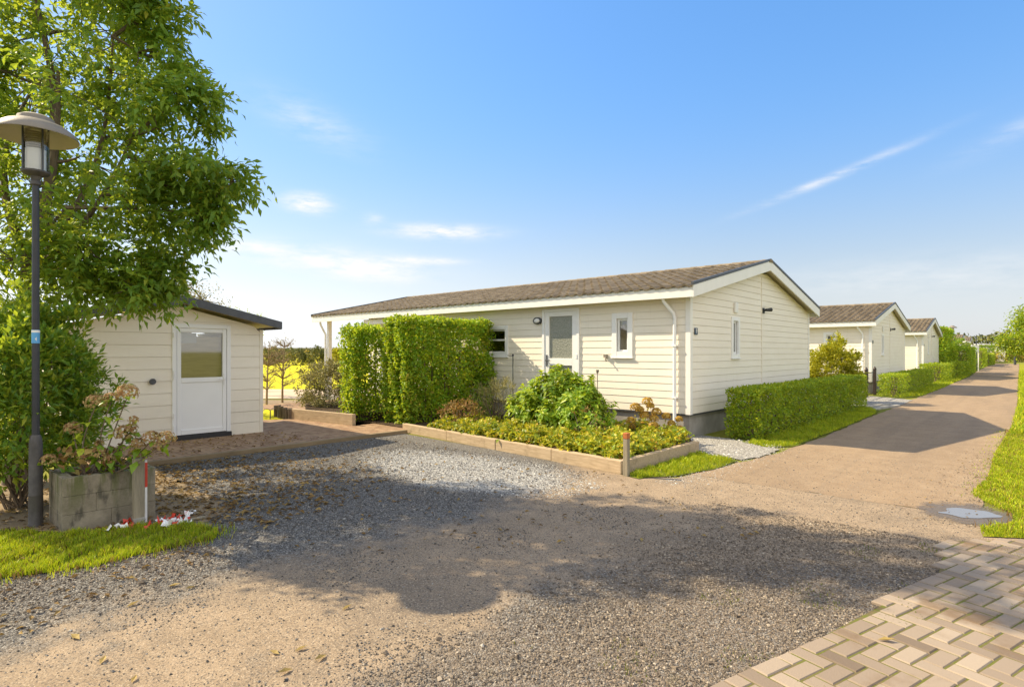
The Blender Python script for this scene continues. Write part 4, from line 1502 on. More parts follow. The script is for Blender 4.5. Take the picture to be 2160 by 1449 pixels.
def make_lamp(label):
    root = empty('street_lamp', (-6.98, 1.01, 0.01), label, 'street lamp', 'black street lamps with disc shades')
    b = MB().lathe([(0.084, 0.0), (0.084, 0.02), (0.078, 0.03), (0.077, 0.285), (0.080, 0.29), (0.080, 0.30), (0.075, 0.31), (0.072, 0.78), (0.062, 0.83), (0.048, 0.86)], n=24)
    b.build('pole_base', M['pole_base'], root, smooth=True)
    p = MB().lathe([(0.043, 0.80), (0.040, 2.0), (0.038, 3.22), (0.038, 3.25)], n=20)
    pole = p.build('pole', M['pole'], root, smooth=True)
    stk = MB().lathe([(0.0432, 1.72), (0.0432, 1.845)], n=20).build('sticker', M['blue'], root, smooth=True)
    MB().lathe([(0.0438, 1.82), (0.0438, 1.842)], n=20).build('sticker_band', M['tapewhite'], stk, smooth=True)
    # small white mark on the sticker, facing the road
    mk = MB()
    for a_, w_, z0, z1 in ((0.35, 0.30, 1.752, 1.768), (0.52, 0.10, 1.742, 1.778)):
        pts = []
        for i in range(5):
            t_ = -0.5 + a_ + w_ * (i / 4 - 0.5)
            for z in (z0, z1):
                pts.append((0.0442 * math.cos(t_), 0.0442 * math.sin(t_), z))
        mk.add(pts, [(2 * i, 2 * i + 2, 2 * i + 3, 2 * i + 1) for i in range(4)])
    mk.build('sticker_mark', M['tapewhite'], stk)
    br = MB().lathe([(0.040, 3.20), (0.058, 3.21), (0.058, 3.235), (0.046, 3.25), (0.062, 3.285), (0.130, 3.305), (0.150, 3.32), (0.150, 3.335), (0.0, 3.335)], n=28)
    br.build('lantern_base', M['pole_base'], root, smooth=True)
    lg = MB().lathe([(0.134, 3.336), (0.134, 3.735)], n=32)
    lan = lg.build('lantern_glass', M['clear'], root, smooth=True)
    MB().lathe([(0.108, 3.337), (0.108, 3.54), (0.0, 3.541)], n=28).build('frosted_tube', M['frost'], lan, smooth=True)
    lv = MB()
    for i in range(9):
        z = 3.556 + i * 0.020
        lv.lathe([(0.06, z + 0.008), (0.105, z), (0.105, z + 0.004), (0.06, z + 0.012)], n=24)
    lv.build('louvre', M['louvre'], lan, smooth=True)
    rd = MB()
    for i in range(4):
        a_ = math.radians(20 + 90 * i)
        x, y = 0.146 * math.cos(a_), 0.146 * math.sin(a_)
        rd = MB()
        rd.tube([(x, y, 3.325), (x, y, 3.76)], 0.011, 8)
        rd.build('lantern_rod', M['dark_metal'], root)
    top = MB().lathe([(0.0, 3.862), (0.14, 3.856), (0.19, 3.835), (0.205, 3.80), (0.215, 3.795), (0.32, 3.765), (0.41, 3.715), (0.455, 3.665), (0.458, 3.655)], n=48)
    sh = top.build('lamp_shade', M['shade'], root, smooth=True)
    MB().lathe([(0.455, 3.652), (0.405, 3.70), (0.318, 3.748), (0.20, 3.76), (0.0, 3.762)], n=48).build('shade_underside', M['shade_in'], sh, smooth=True)
    return root


lamp = make_lamp('black street lamp with blue sticker on its pole, beside the concrete planter')
lamp.scale = (0.73, 0.73, 1.0)
lamp2 = copy_tree(lamp)
lamp2.location = (-5.35, 61.0, 0)
lamp2['label'] = 'distant street lamp, only its flat disc shade showing above the tall evergreen hedge'

# ================================================================== BIG TREE


def rough_tube(mb, pts, radii, n=8):
    mb.tube(pts, radii, n)


def big_tree():
    random.seed(21)
    rng = np.random.default_rng(21)
    base = Vector((-9.45, 1.2, 0.0))
    root = empty('tree', base, 'large leafy green tree behind the street lamp, overhanging the shed', 'tree')
    B = np.array(base)
    lob = [(-8.94, 1.74, 4.12, 1.65), (-9.15, 1.78, 5.79, 1.35), (-9.8, 1.85, 7.1, 1.15), (-10.6, 1.6, 3.7, 1.3), (-10.8, 1.55, 5.6, 1.3), (-9.6, 1.2, 6.6, 0.8), (-8.9, 0.42, 4.3, 0.42), (-9.0, 0.72, 5.0, 0.42),
           (-8.34, 2.41, 4.51, 0.85), (-7.52, 3.02, 3.79, 0.26), (-7.66, 2.86, 3.66, 0.25), (-7.95, 2.64, 3.7, 0.5), (-7.86, 2.72, 3.40, 0.30), (-8.47, 2.03, 2.76, 0.75), (-8.32, 2.43, 2.72, 0.38),
           (-8.66, 1.59, 2.62, 0.5), (-9.04, 1.11, 2.75, 0.7), (-8.24, 2.12, 2.46, 0.28), (-8.52, 2.25, 5.48, 0.7), (-8.14, 2.6, 4.94, 0.42),
           (-8.36, 2.26, 3.52, 0.7), (-8.42, 2.3, 6.1, 0.45), (-9.3, 1.9, 8.0, 0.9)]
    C, LB = [], []
    for li, (x, y, z, r) in enumerate(lob):
        k_ = max(5, int(30 * r ** 2.0)) if r > 0.6 else max(4, int(26 * (r / 0.5) ** 1.6))
        p, d = blob(k_, (x, y, z), (r, r, r * 0.92), 0.30, -1.0, rng)
        p = p + (p - np.array([x, y, z])) * (0.22 * np.sin(p[:, 2:3] * 4.3 + p[:, 0:1] * 3.1) * np.sin(p[:, 1:2] * 4.9 + 1.0))
        C.append(p)
        LB += [li] * k_
    C = np.concatenate(C)
    LB = np.array(LB)
    keep = rng.random(len(C)) < 0.94
    C, LB = C[keep], LB[keep]
    # trunk and limbs
    mb = MB()
    trunk = [Vector((0, 0, 0)), Vector((0.02, 0.03, 0.5)), Vector((0.0, 0.02, 1.3)), Vector((0.08, 0.06, 2.1)), Vector((0.12, 0.12, 2.9))]
    mb.tube(trunk, [0.17, 0.135, 0.12, 0.11, 0.10], 12)
    fork = trunk[-1]
    limbs = []
    for tgt, r0 in (((0.33, 0.34, 5.2), 0.075), ((-0.1, 0.05, 6.6), 0.075), ((-0.9, 0.3, 5.4), 0.06), ((0.95, 1.0, 4.4), 0.05), ((-0.8, 0.3, 3.9), 0.05),
                    ((0.7, 0.35, 3.4), 0.045), ((0.85, 0.8, 5.6), 0.045)):
        pts = sway(fork - Vector((0, 0, random.uniform(0, 0.5))), tgt, 0.10, 8)
        mb.tube(pts, [r0 * (1 - 0.75 * i / 8) for i in range(9)], 8)
        limbs.append(pts)
    nodes = np.array([list(p) for pts in limbs for p in pts[1:]] + [list(trunk[3]), list(trunk[4])])
    # sub-limbs to each lobe centre
    subs = []
    for (x, y, z, r) in lob:
        c = Vector((x, y, z)) - base
        dd = np.linalg.norm(nodes - np.array(c), axis=1) + 0.5 * np.maximum(0, nodes[:, 2] - c.z)
        a_ = Vector(nodes[int(dd.argmin())])
        pts = sway(a_, c, 0.10, 6)
        mb.tube(pts, [0.026 * (1 - 0.7 * i / 6) for i in range(7)], 6)
        subs.append(pts)
    nodes2 = np.concatenate([nodes, np.array([list(p) for pts in subs for p in pts[1:]])])
    for c in C:
        lc = c - B
        dd = np.linalg.norm(nodes2 - lc, axis=1)
        a_ = Vector(nodes2[int(dd.argmin())])
        if dd.min() > 0.1:
            mb.tube(sway(a_, lc, 0.12, 3, 0.04), [0.009, 0.007, 0.005, 0.003], 4, False)
    mb.build('trunk', M['bark'], root, smooth=True)
    # compound leaves hanging from the twig ends
    LC = np.array([l[:3] for l in lob])[LB]
    parts = []
    nper = 14
    n = len(C) * nper
    ci = np.repeat(np.arange(len(C)), nper)
    out = unit(C - LC + 1e-6)[ci]
    rach = unit(out * 0.55 + rng.normal(size=(n, 3)) * 0.75 + np.array([0, 0, -0.10]))
    st = C[ci] + rng.normal(size=(n, 3)) * 0.085
    rl = rng.uniform(0.12, 0.28, n)
    side = unit(np.cross(rach, np.array([0, 0, 1.0])) + 1e-6)
    for t_, sg in ((0.35, -1), (0.35, 1), (0.68, -1), (0.68, 1), (1.0, 0)):
        P = st + rach * (rl * t_)[:, None] + np.array([0, 0, -0.06]) * (t_ ** 2)
        D = unit(rach * (0.55 if sg else 1.0) + side * sg * 0.8 + np.array([0, 0, -0.30]) + rng.normal(size=(n, 3)) * 0.32)
        N = unit(np.array([0, 0, 1.0]) + rng.normal(size=(n, 3)) * 0.5 + out * 0.2)
        L = rng.uniform(0.08, 0.15, n)
        parts.append(leaves(P - B, D, N, L, L * rng.uniform(0.33, 0.45, n), 0.2, 0.2))
    Vv, Ff = cat_mesh(parts)
    npmesh('crown', Vv, Ff, M['tree'], root)


big_tree()

# ================================================================== SHRUBS BY THE PLANTER
bush('shrub', 'dense dark green laurel shrub right behind the black street lamp', 'shrub', (-8.0, 1.02, 0.0), (0.80, 0.74, 0.98), 1.10, 430, 42, 0.095, 0.036,
     M['laurel'], M['twig'], 0.15, 0.55, stems=26, shell=0.5, seed=3)

planter = empty('planter', (-6.5, 1.13, 0.0), 'mossy concrete block planter with withered hydrangea, beside the street lamp', 'planter')
mb = MB()
pw, pl, ph, th = 0.62, 0.74, 0.505, 0.09
mb2 = [(-pw, 0, 0.0, th), (-pw, 0, pl - th, pl)]
for i in range(3):
    z0, z1 = i * ph / 3 + (0.0 if i == 0 else 0.0006), (i + 1) * ph / 3 - 0.0006
    o2 = 0.002 if i == 1 else 0.0
    mb.box(-th, 0 - o2, 0, pl * (0.5 if i != 1 else 0.34) - 0.0006, z0, z1)
    mb.box(-th, 0 - o2, pl * (0.5 if i != 1 else 0.34) + 0.0006, pl, z0, z1)
    mb.box(-pw, -pw + th, 0, pl, z0, z1)
    mb.box(-pw + th, -th, 0.0, th, z0, z1)
    mb.box(-pw + th, -th, pl - th, pl, z0, z1)
mb.build('planter_wall', M['moss'], planter, bevel=0.0035, seg=1)
MB().box(-pw + th, -th, th, pl - th, 0.0, ph - 0.06).build('soil', M['soil'], planter)


def flower_head(rng, c, r, n, L):
    d = rdir(n, rng)
    d[:, 2] = np.where(d[:, 2] < -0.5, -d[:, 2], d[:, 2])
    P = np.asarray(c) + d * r * np.array([1, 1, 0.85]) * rng.uniform(0.8, 1.0, (n, 1))
    T = unit(np.cross(d, rdir(n, rng)))
    return leaves(P - T * L * 0.5, T, d, L, L * 0.85, 0.15, 0.1)


def hydrangea_dried():
    rng = np.random.default_rng(9)
    random.seed(9)
    base = Vector((-6.80, 1.50, 0.44))
    root = empty('hydrangea', base, 'half withered hydrangea with brown flower heads in the concrete planter', 'plant')
    B = np.array(base)
    heads = [(-6.35, 1.59, 1.26, 0.105), (-6.58, 1.39, 1.17, 0.10), (-6.46, 1.49, 1.21, 0.07), (-6.36, 1.58, 0.88, 0.10), (-6.28, 1.66, 0.78, 0.075), (-6.08, 1.84, 0.83, 0.09),
             (-6.19, 1.74, 0.84, 0.08), (-6.73, 1.25, 0.92, 0.085), (-6.86, 1.09, 0.63, 0.075), (-6.55, 1.41, 0.69, 0.08), (-6.3, 1.63, 1.01, 0.045), (-6.48, 1.48, 0.63, 0.06), (-6.57, 1.42, 0.78, 0.045),
             (-6.33, 1.62, 0.93, 0.06), (-6.12, 1.80, 0.76, 0.07)]
    sm, hp, lp = MB(), [], []
    for i, (x, y, z, r) in enumerate(heads):
        h = Vector((x, y, z)) - base
        s = Vector((rng.uniform(-0.12, 0.12), rng.uniform(-0.15, 0.15), 0))
        pts = sway(s, h - Vector((0, 0, r * 0.4)), 0.12, 6, 0.05)
        sm.tube(pts, [0.009, 0.008, 0.007, 0.006, 0.006, 0.005, 0.004], 6)
        hp.append(flower_head(rng, np.array(h), r, int(135 * (r / 0.09) ** 2), 0.030))
        k_ = 7
        P = np.array([list(pts[-1 - (j % 4)]) for j in range(k_)]) + rng.normal(size=(k_, 3)) * 0.015
        a_ = rng.uniform(0, 2 * PI, k_)
        D = np.stack([np.cos(a_), np.sin(a_), rng.uniform(-0.9, 0.1, k_)], 1)
        L = rng.uniform(0.08, 0.14, k_)
        lp.append(leaves(P, D, unit(rng.normal(size=(k_, 3)) * 0.3 + np.array([0, 0, 1])), L, L * 0.62, 0.15, 0.2))
    n = 70
    P = np.stack([rng.uniform(-0.25, 0.35, n), rng.uniform(-0.35, 0.32, n), rng.uniform(0.05, 0.32, n)], 1)
    D = unit(rng.normal(size=(n, 3)) + np.array([0.3, 0, -0.1]))
    L = rng.uniform(0.06, 0.12, n)
    lp2 = leaves(P, D, unit(rng.normal(size=(n, 3)) * 0.4 + np.array([0, 0, 1])), L, L * 0.6, 0.15, 0.2)
    for j in range(10):
        sm.tube(sway((rng.uniform(-.1, .1), rng.uniform(-.2, .2), 0), (rng.uniform(-.1, .32), rng.uniform(-.4, .35), rng.uniform(.05, .3)), 0.15, 4), [0.006, 0.005, 0.004, 0.003, 0.002], 5)
    sm.build('stems', M['twig'], root)
    npmesh('flower_heads', *cat_mesh(hp), M['petal'], root)
    npmesh('foliage', *cat_mesh(lp), M['hydr'], root)
    npmesh('withered_leaves', *lp2, M['brownplant'], root)


hydrangea_dried()

# weathered post with red and white marker strip
post = empty('post', (-6.30, 1.67, 0.0), 'short weathered wooden post before the planter, red and white strip on its side', 'post')
mb = MB().box(-0.035, 0.035, -0.045, 0.045, 0.0, 0.645)
mb.build('post_shaft', M['post'], post, bevel=0.006)
MB().box(-0.038, 0.038, -0.048, 0.048, -0.01, 0.09).build('post_foot', M['concrete'], post, bevel=0.01)
st = MB().box(-0.006, 0.006, 0.050, 0.072, 0.02, 0.62)
stk = st.build('marker_strip', M['tapewhite'], post, bevel=0.002, seg=1)
MB().box(-0.008, 0.008, 0.0485, 0.0735, 0.36, 0.595).build('red_band', M['red'], stk, bevel=0.002, seg=1)


def crumple(name, loc, n, spread, mat_pair, label, seed):
    """heap of crumpled barrier tape: a red strip mesh and a white strip mesh"""
    rng = np.random.default_rng(seed)
    root = empty(name, loc, label, 'tape')
    for mi, (mt, nm) in enumerate(zip(mat_pair, ('white_tape', 'red_tape'))):
        Vs, Fs = [], []
        for k_ in range(n):
            p = np.array([rng.normal() * spread[0], rng.normal() * spread[1], 0.02])
            a_ = rng.uniform(0, 2 * PI)
            b = len(Vs)
            m = 7
            for i in range(m):
                a_ += rng.normal() * 0.6
                p = p + np.array([math.cos(a_), math.sin(a_), 0]) * 0.028
                p[2] = 0.01 + abs(rng.normal()) * 0.022
                s = np.array([-math.sin(a_), math.cos(a_), rng.normal() * 0.8]) * 0.020
                Vs += [p - s, p + s]
            for i in range(m - 1):
                Fs.append((b + 2 * i, b + 2 * i + 2, b + 2 * i + 3, b + 2 * i + 1))
        Vs = np.array(Vs)
        Vs[:, 2] = np.maximum(Vs[:, 2], 0.004)
        npmesh(nm, Vs, np.array(Fs), mt, root)
    return root


crumple('barrier_tape', (-6.14, 1.93, 0.015), 9, (0.03, 0.08), (M['tapewhite'], M['red']), 'larger heap of crumpled red and white tape right of the wooden post', 4)
crumple('barrier_tape', (-6.33, 1.55, 0.015), 4, (0.02, 0.035), (M['tapewhite'], M['red']), 'small bit of red and white tape left of the wooden post, by the planter', 6)
o = MB().box(-6.10, -6.05, 2.02, 2.18, 0.016, 0.034).build('broken_stake', M['post'], bevel=0.004)
tag(o, 'pale splinter of wood lying in the grass beside the crumpled tape', 'stick')

# ================================================================== FLOWER BED
random.seed(5)
a_, b_ = Vector((-9.66, 7.27, 0)), Vector((-4.13, 6.72, 0))
dirv = (b_ - a_).normalized()
rz = math.atan2(dirv.y, dirv.x)
cuts = [0, 1.55, 2.95, 4.25, (b_ - a_).length]
labs = ['leftmost timber sleeper of the flower bed front, at the end by the brick path', 'second timber sleeper from the left along the flower bed front',
        'third timber sleeper from the left along the flower bed front', 'pale worn timber sleeper of the bed front, touching the orange capped stake']
for i in range(4):
    mb = MB().box(cuts[i] + 0.006, cuts[i + 1] - 0.006, -0.005 * (i % 2), 0.10 + 0.004 * (i % 2), 0.0, 0.175 + random.uniform(-0.008, 0.012))
    o = mb.build('timber_sleeper', M['sleeper'], bevel=0.01)
    o.location = a_
    o.rotation_euler.z = rz
    tag(o, labs[i], 'sleeper', 'timber sleepers edging the flower bed')
o = MB().box(-0.10, 0.0, 0.03, 2.32, 0.0, 0.185).build('timber_sleeper', M['sleeper'], bevel=0.01)
o.location = (-4.11, 6.76, 0)
tag(o, 'timber sleeper along the road side of the flower bed, beside the grass', 'sleeper', 'timber sleepers edging the flower bed')
stake = empty('stake', (-4.03, 6.68, 0.0), 'wooden stake with rusty orange cap at the corner of the flower bed', 'stake')
MB().box(-0.033, 0.033, -0.033, 0.033, 0.0, 0.50).build('stake_shaft', M['post'], stake, bevel=0.005)
MB().box(-0.036, 0.036, -0.036, 0.036, 0.50, 0.58).build('cap', M['rust'], stake, bevel=0.008)



def whorl_bush():
    rng = np.random.default_rng(44)
    random.seed(44)
    root = empty('hydrangea', (-6.75, 8.75, 0.1), 'big bright green hydrangea bush in the flower bed below the chalet door', 'shrub')
    C, dd = [], []
    for c, r, n in (((0, 0, 0.52), (0.86, 0.78, 0.50), 210), ((-0.62, -0.05, 0.42), (0.52, 0.55, 0.42), 95), ((0.62, -0.1, 0.42), (0.56, 0.55, 0.42), 105), ((-0.12, 0.05, 0.90), (0.50, 0.46, 0.35), 80), ((0.42, 0.1, 0.80), (0.42, 0.4, 0.30), 60)):
        p, d = blob(n, c, r, 0.6, -0.9, rng)
        C.append(p)
        dd.append(d)
    C, dd = np.concatenate(C), np.concatenate(dd)
    ex = np.array([(1.18, 0.1, 0.62), (1.2, 0.0, 0.42), (0.78, -0.2, 0.86), (-0.92, 0.0, 0.86), (0.55, 0.3, 1.08), (-0.25, 0.1, 1.24), (-0.05, 0.0, 1.28), (0.25, 0.2, 1.1), (-0.62, 0.1, 1.0), (-1.0, 0.0, 0.6)])
    C = np.concatenate([C, ex])
    dd = np.concatenate([dd, unit(ex - np.array([0, 0, 0.5]))])
    ok = C[:, 2] > 0.06
    C, dd = C[ok], dd[ok]
    ax = unit(dd * 0.7 + np.array([0, 0, 0.8]) + rng.normal(size=C.shape) * 0.25)
    parts = []
    for lay in range(3):
        for q in range(5):
            a = q / 5 * 2 * PI + lay * 0.6 + rng.uniform(0, 0.5, len(C))
            s1 = unit(np.cross(ax, np.array([0.3, 0.9, 0.2])))
            s2 = np.cross(ax, s1)
            rad = s1 * np.cos(a)[:, None] + s2 * np.sin(a)[:, None]
            D = unit(rad + ax * (0.75 - 0.4 * lay) + rng.normal(size=C.shape) * 0.15)
            L = rng.uniform(0.09, 0.17, len(C)) * (0.75 + 0.2 * lay)
            parts.append(leaves(C - ax * 0.045 * lay, D, ax, L, L * rng.uniform(0.42, 0.56, len(C)), 0.22, 0.3))
    npmesh('foliage', *cat_mesh(parts), M['hydr'], root)
    mb = MB()
    for i in list(range(0, len(C) - 10, 7)) + list(range(len(C) - 10, len(C))):
        a = rng.uniform(0, 2 * PI)
        mb.tube(sway((0.15 * math.cos(a), 0.15 * math.sin(a), 0), C[i], 0.08), [0.012, 0.010, 0.008, 0.006, 0.005], 5)
    mb.build('stems', M['twig'], root)


whorl_bush()

# ground cover: one low mass of leaves over the front of the bed
rng = np.random.default_rng(17)
bedp = [(-8.9, 7.3), (-4.25, 6.83), (-4.22, 8.9), (-4.7, 9.7), (-5.9, 9.5), (-6.6, 8.6), (-8.2, 8.5), (-8.8, 8.0)]
pts = []
while len(pts) < 2300:
    x, y = rng.uniform(-9, -4.1), rng.uniform(6.7, 9.8)
    if inpoly(x, y, bedp):
        pts.append((x, y))
pts = np.array(pts)
hgt = 0.22 + 0.07 * np.sin(pts[:, 0] * 4 + 1) * np.cos(pts[:, 1] * 5) + 0.05 * np.sin(pts[:, 0] * 11 + pts[:, 1] * 7)
n = len(pts) * 6
ci = np.repeat(np.arange(len(pts)), 6)
P = np.concatenate([pts[ci] + rng.normal(size=(n, 2)) * 0.04, (0.08 + hgt[ci] * rng.uniform(0.4, 1.05, n))[:, None]], 1)
D = unit(rng.normal(size=(n, 3)) + np.array([0, -0.15, 0.25]))
N = unit(rng.normal(size=(n, 3)) * 0.5 + np.array([0, 0, 1.0]))
L = rng.uniform(0.05, 0.10, n)
o = npmesh('ground_cover', *leaves(P, D, N, L, L * 0.8, 0.2, 0.2), M['cover'])
o['kind'] = 'stuff'


def dried_heads():
    rng = np.random.default_rng(31)
    random.seed(31)
    base = Vector((-5.15, 9.35, 0.1))
    root = empty('hydrangea', base, 'faded hydrangea with round golden brown heads in front of the downpipe', 'plant')
    sm, hp, lp = MB(), [], []
    for (x, y, z, r) in [(-5.31, 9.1, 0.66, 0.085), (-5.15, 9.24, 0.76, 0.085), (-5.03, 9.35, 0.58, 0.075), (-4.9, 9.47, 0.50, 0.07), (-5.37, 9.04, 0.42, 0.075), (-5.18, 9.2, 0.52, 0.08),
                         (-5.06, 9.32, 0.46, 0.075), (-4.82, 9.5, 0.38, 0.06), (-5.0, 9.2, 0.36, 0.07), (-4.72, 9.6, 0.45, 0.06), (-5.25, 9.15, 0.62, 0.07), (-5.12, 9.3, 0.68, 0.065), (-4.65, 9.5, 0.30, 0.055), (-5.4, 9.15, 0.30, 0.06)]:
        h = Vector((x, y, z)) - base
        pts = sway((h.x * 0.5, h.y * 0.5, 0), h, 0.08, 4)
        sm.tube(pts, [0.006, 0.005, 0.005, 0.004, 0.003], 5)
        hp.append(flower_head(rng, np.array(h), r * 1.2, 170, 0.034))
        k_ = 5
        P = np.array([list(pts[1 + j % 3]) for j in range(k_)])
        L = rng.uniform(0.05, 0.10, k_)
        lp.append(leaves(P, unit(rng.normal(size=(k_, 3))), np.tile([0, 0, 1.0], (k_, 1)), L, L * 0.6, 0.2, 0.2))
    sm.build('stems', M['twig'], root)
    npmesh('flower_heads', *cat_mesh(hp), M['gpetal'], root)
    npmesh('foliage', *cat_mesh(lp), M['cover'], root)


dried_heads()
bush('shrub', 'feathery grey green plant between the tall hedge and the big hydrangea', 'plant', (-8.45, 8.85, 0.1), (0.55, 0.5, 0.48), 0.45, 90, 24, 0.10, 0.012,
     M['grey'], M['twig'], 0.12, 0.9, stems=20, seed=14)
bush('shrub', 'reddish brown withered perennial in the bed near the tall hedge foot', 'plant', (-8.55, 7.85, 0.1), (0.48, 0.34, 0.30), 0.24, 60, 14, 0.07, 0.035,
     M['brownplant'], M['twig'], 0.10, 0.5, stems=14, seed=15)
bush('shrub', 'thin dry stalks standing in front of the big hydrangea on its right', 'plant', (-5.85, 8.25, 0.1), (0.45, 0.25, 0.30), 0.30, 30, 6, 0.06, 0.02,
     M['brownplant'], M['post'], 0.06, 0.5, stems=22, seed=16)

hedge('hedge', 'tall leafy beech hedge block, the front one beside the chalet window', (-10.78, 7.62, 0.05), (0.84, 2.62, 2.32), 24000, 0.088, 0.052, M['beech'], 'tall beech hedges by the chalet', 2, 0.0, 0.38, 0.26, 0.08)
hedge('hedge', 'tall leafy beech hedge block, the left one behind the low planter wall', (-11.98, 7.28, 0.05), (0.62, 2.9, 2.14), 20000, 0.088, 0.052, M['beech'], 'tall beech hedges by the chalet', 8, 0.0, 0.35, 0.28, 0.12)
bush('shrub', 'rounded grey green shrub in front of the verandah post', 'shrub', (-14.15, 8.1, 0.15), (0.86, 0.70, 0.62), 0.55, 240, 34, 0.065, 0.032, M['grey'], M['twig'], 0.13, 0.3, stems=16, seed=19)

# low edging wall by the hedge, with a roll of half logs at its end
v0, v1 = Vector((-12.99, 6.57, 0)), Vector((-10.86, 6.86, 0))
dv = v1 - v0
o = MB().box(0, dv.length, 0.0, 0.09, 0.0, 0.31).build('edging_wall', M['sleeper'], bevel=0.008)
o.location = v0
o.rotation_euler.z = math.atan2(dv.y, dv.x)
tag(o, 'low sandy edging wall in front of the left beech hedge', 'wall')
mb = MB()
v2 = Vector((-14.1, 6.75, 0))
for i in range(12):
    p = v0.lerp(v2, i / 11) + Vector((-0.05, 0.03 * math.sin(i * 1.7), 0))
    mb.tube([p, p + Vector((0, 0, 0.30 + 0.02 * math.sin(i * 2.3)))], [0.052, 0.05], 8)
o = mb.build('log_edging', M['bark'], smooth=True)
tag(o, 'grey roll of upright log edging left of the low sandy wall', 'edging')
mb = MB()
for i in range(8):
    x, y = -13.62 + 0.0 * i, 5.2 + 0.2 * i
    x = -13.6 - 0.02 * i
    mb.tube([(x, y, 0.0)] + [(x, y + 0.1 - 0.1 * math.cos(t_), 0.20 + 0.08 * math.sin(t_)) for t_ in np.linspace(0, PI, 7)] + [(x, y + 0.2, 0.0)], 0.009, 5)
o = mb.build('hoop_fence', M['shade'])
tag(o, 'low wire hoop fence at the lawn edge beside the shed', 'fence')


def young_tree(loc, h, label, seed):
    random.seed(seed)
    rng = np.random.default_rng(seed)
    root = empty('young_tree', loc, label, 'tree', 'thin young trees on the lawn')
    mb = MB()
    tr = sway((0, 0, 0), (0.08, 0.05, h), 0.03, 8)
    mb.tube(tr, [0.034 * (1 - 0.85 * i / 8) + 0.004 for i in range(9)], 7)
    ends = []
    for j in range(44):
        i = random.randint(2, 7)
        a_ = random.uniform(0, 2 * PI)
        l_ = random.uniform(0.3, 0.8) * (1.1 - 0.09 * i)
        e = tr[i] + Vector((math.cos(a_) * l_, math.sin(a_) * l_, l_ * random.uniform(0.2, 0.9)))
        pts = sway(tr[i], e, 0.12, 4)
        mb.tube(pts, [0.018, 0.014, 0.011, 0.008, 0.005], 5)
        ends += pts[2:]
        for q in range(2):
            f = pts[2] + Vector((random.uniform(-.2, .2), random.uniform(-.2, .2), random.uniform(0, .25)))
            mb.tube([pts[2], f], [0.006, 0.003], 4)
            ends.append(f)
    mb.build('trunk', M['sapling'], root)
    E_ = np.array([list(e) for e in ends])
    ci = np.repeat(np.arange(len(E_)), 2)
    n = len(ci)
    L = rng.uniform(0.03, 0.06, n)
    npmesh('crown', *leaves(E_[ci] + rng.normal(size=(n, 3)) * 0.05, rdir(n, rng), rdir(n, rng), L, L * 0.5), M['grey'], root)


young_tree((-17.6, 8.1, 0), 1.95, 'thin nearly bare young tree closest to the shed corner', 51)
young_tree((-17.9, 8.75, 0), 2.05, 'thin nearly bare young tree just right of another at the shed corner', 52)

# garden stakes and a planted light by the chalet wall
hook = empty('garden_hook', (-9.25, 10.2, 0.1), 'thin dark metal hook pole against the chalet wall by the small window', 'garden pole')
MB().tube([(0, 0, 0), (0, 0, 1.46)], 0.011, 6).build('pole', M['dark_metal'], hook)
MB().tube([(0, 0, 1.45), (-0.1, 0, 1.46), (-0.17, 0, 1.46)], 0.008, 6).build('arm', M['dark_metal'], hook)
MB().tube([(0, 0, 1.44), (0, 0, 1.50)], 0.022, 8).build('cap', M['dark_metal'], hook)
sl = empty('garden_light', (-6.55, 9.75, 0.1), 'slim garden light on a thin stick behind the big hydrangea', 'garden light')
MB().tube([(0, 0, 0), (0, 0, 1.14)], 0.008, 6).build('stick', M['shade'], sl)
MB().tube([(0, 0, 1.12), (0, 0, 1.16), (0, 0, 1.19)], [0.02, 0.032, 0.03], 10).build('light_cap', M['shade'], sl)

# ================================================================== ALONG THE ROAD
hedge('hedge', 'low clipped privet hedge in front of the nearest chalet gable', (-4.38, 10.85, 0.0), (0.62, 9.0, 0.93), 30000, 0.060, 0.036, M['privet'], 'clipped hedges along the road', 22, 0.0, 0.0, 0.14, 0.03)
hedge('hedge', 'low clipped hedge in front of the second chalet gable, just past the gate', (-4.35, 24.8, 0.0), (0.68, 9.3, 0.80), 14000, 0.06, 0.035, M['privet'], 'clipped hedges along the road', 23, 0.3 * PI / 180, 0, 0.14, 0.04)
bush('conifer', 'golden yellow rounded shrub between the first two chalets', 'shrub', (-4.95, 20.9, 0.0), (0.78, 0.78, 0.98), 0.95, 330, 34, 0.10, 0.045, M['yellow'], M['twig'], 0.16, 0.7, stems=18, seed=24)
hedge('hedge', 'low dark hedge end below the tall evergreen hedge', (-4.75, 37.9, 0.0), (1.0, 6.6, 0.95), 7500, 0.085, 0.05, M['privet'], 'clipped hedges along the road', 25, 0, 0, 0.14, 0.05)
hedge('hedge', 'low clipped hedge in front of the square yellow green hedge', (-4.6, 45.6, 0.0), (0.95, 6.4, 0.92), 6000, 0.09, 0.055, M['privet'], 'clipped hedges along the road', 26, 0, 0, 0.14, 0.05)
hedge('hedge', 'square shoulder high yellow green hedge beyond the tall evergreen hedge', (-4.9, 52.6, 0.0), (1.2, 6.5, 1.95), 8000, 0.12, 0.07, M['beech'], 'clipped hedges along the road', 27, 0, 0, 0.16, 0.06)
hedge('hedge', 'clipped hedge behind the white notice board posts', (-5.2, 61.5, 0.0), (1.0, 14.0, 1.05), 6500, 0.13, 0.08, M['privet'], 'clipped hedges along the road', 28, 0.018, 0, 0.14, 0.06)
hedge('hedge', 'narrow upright hedge slab beyond the white notice board', (-5.1, 78.0, 0.0), (0.9, 7.0, 1.95), 3500, 0.15, 0.09, M['privet'], 'clipped hedges along the road', 29, 0.018, 0, 0.14, 0.06)
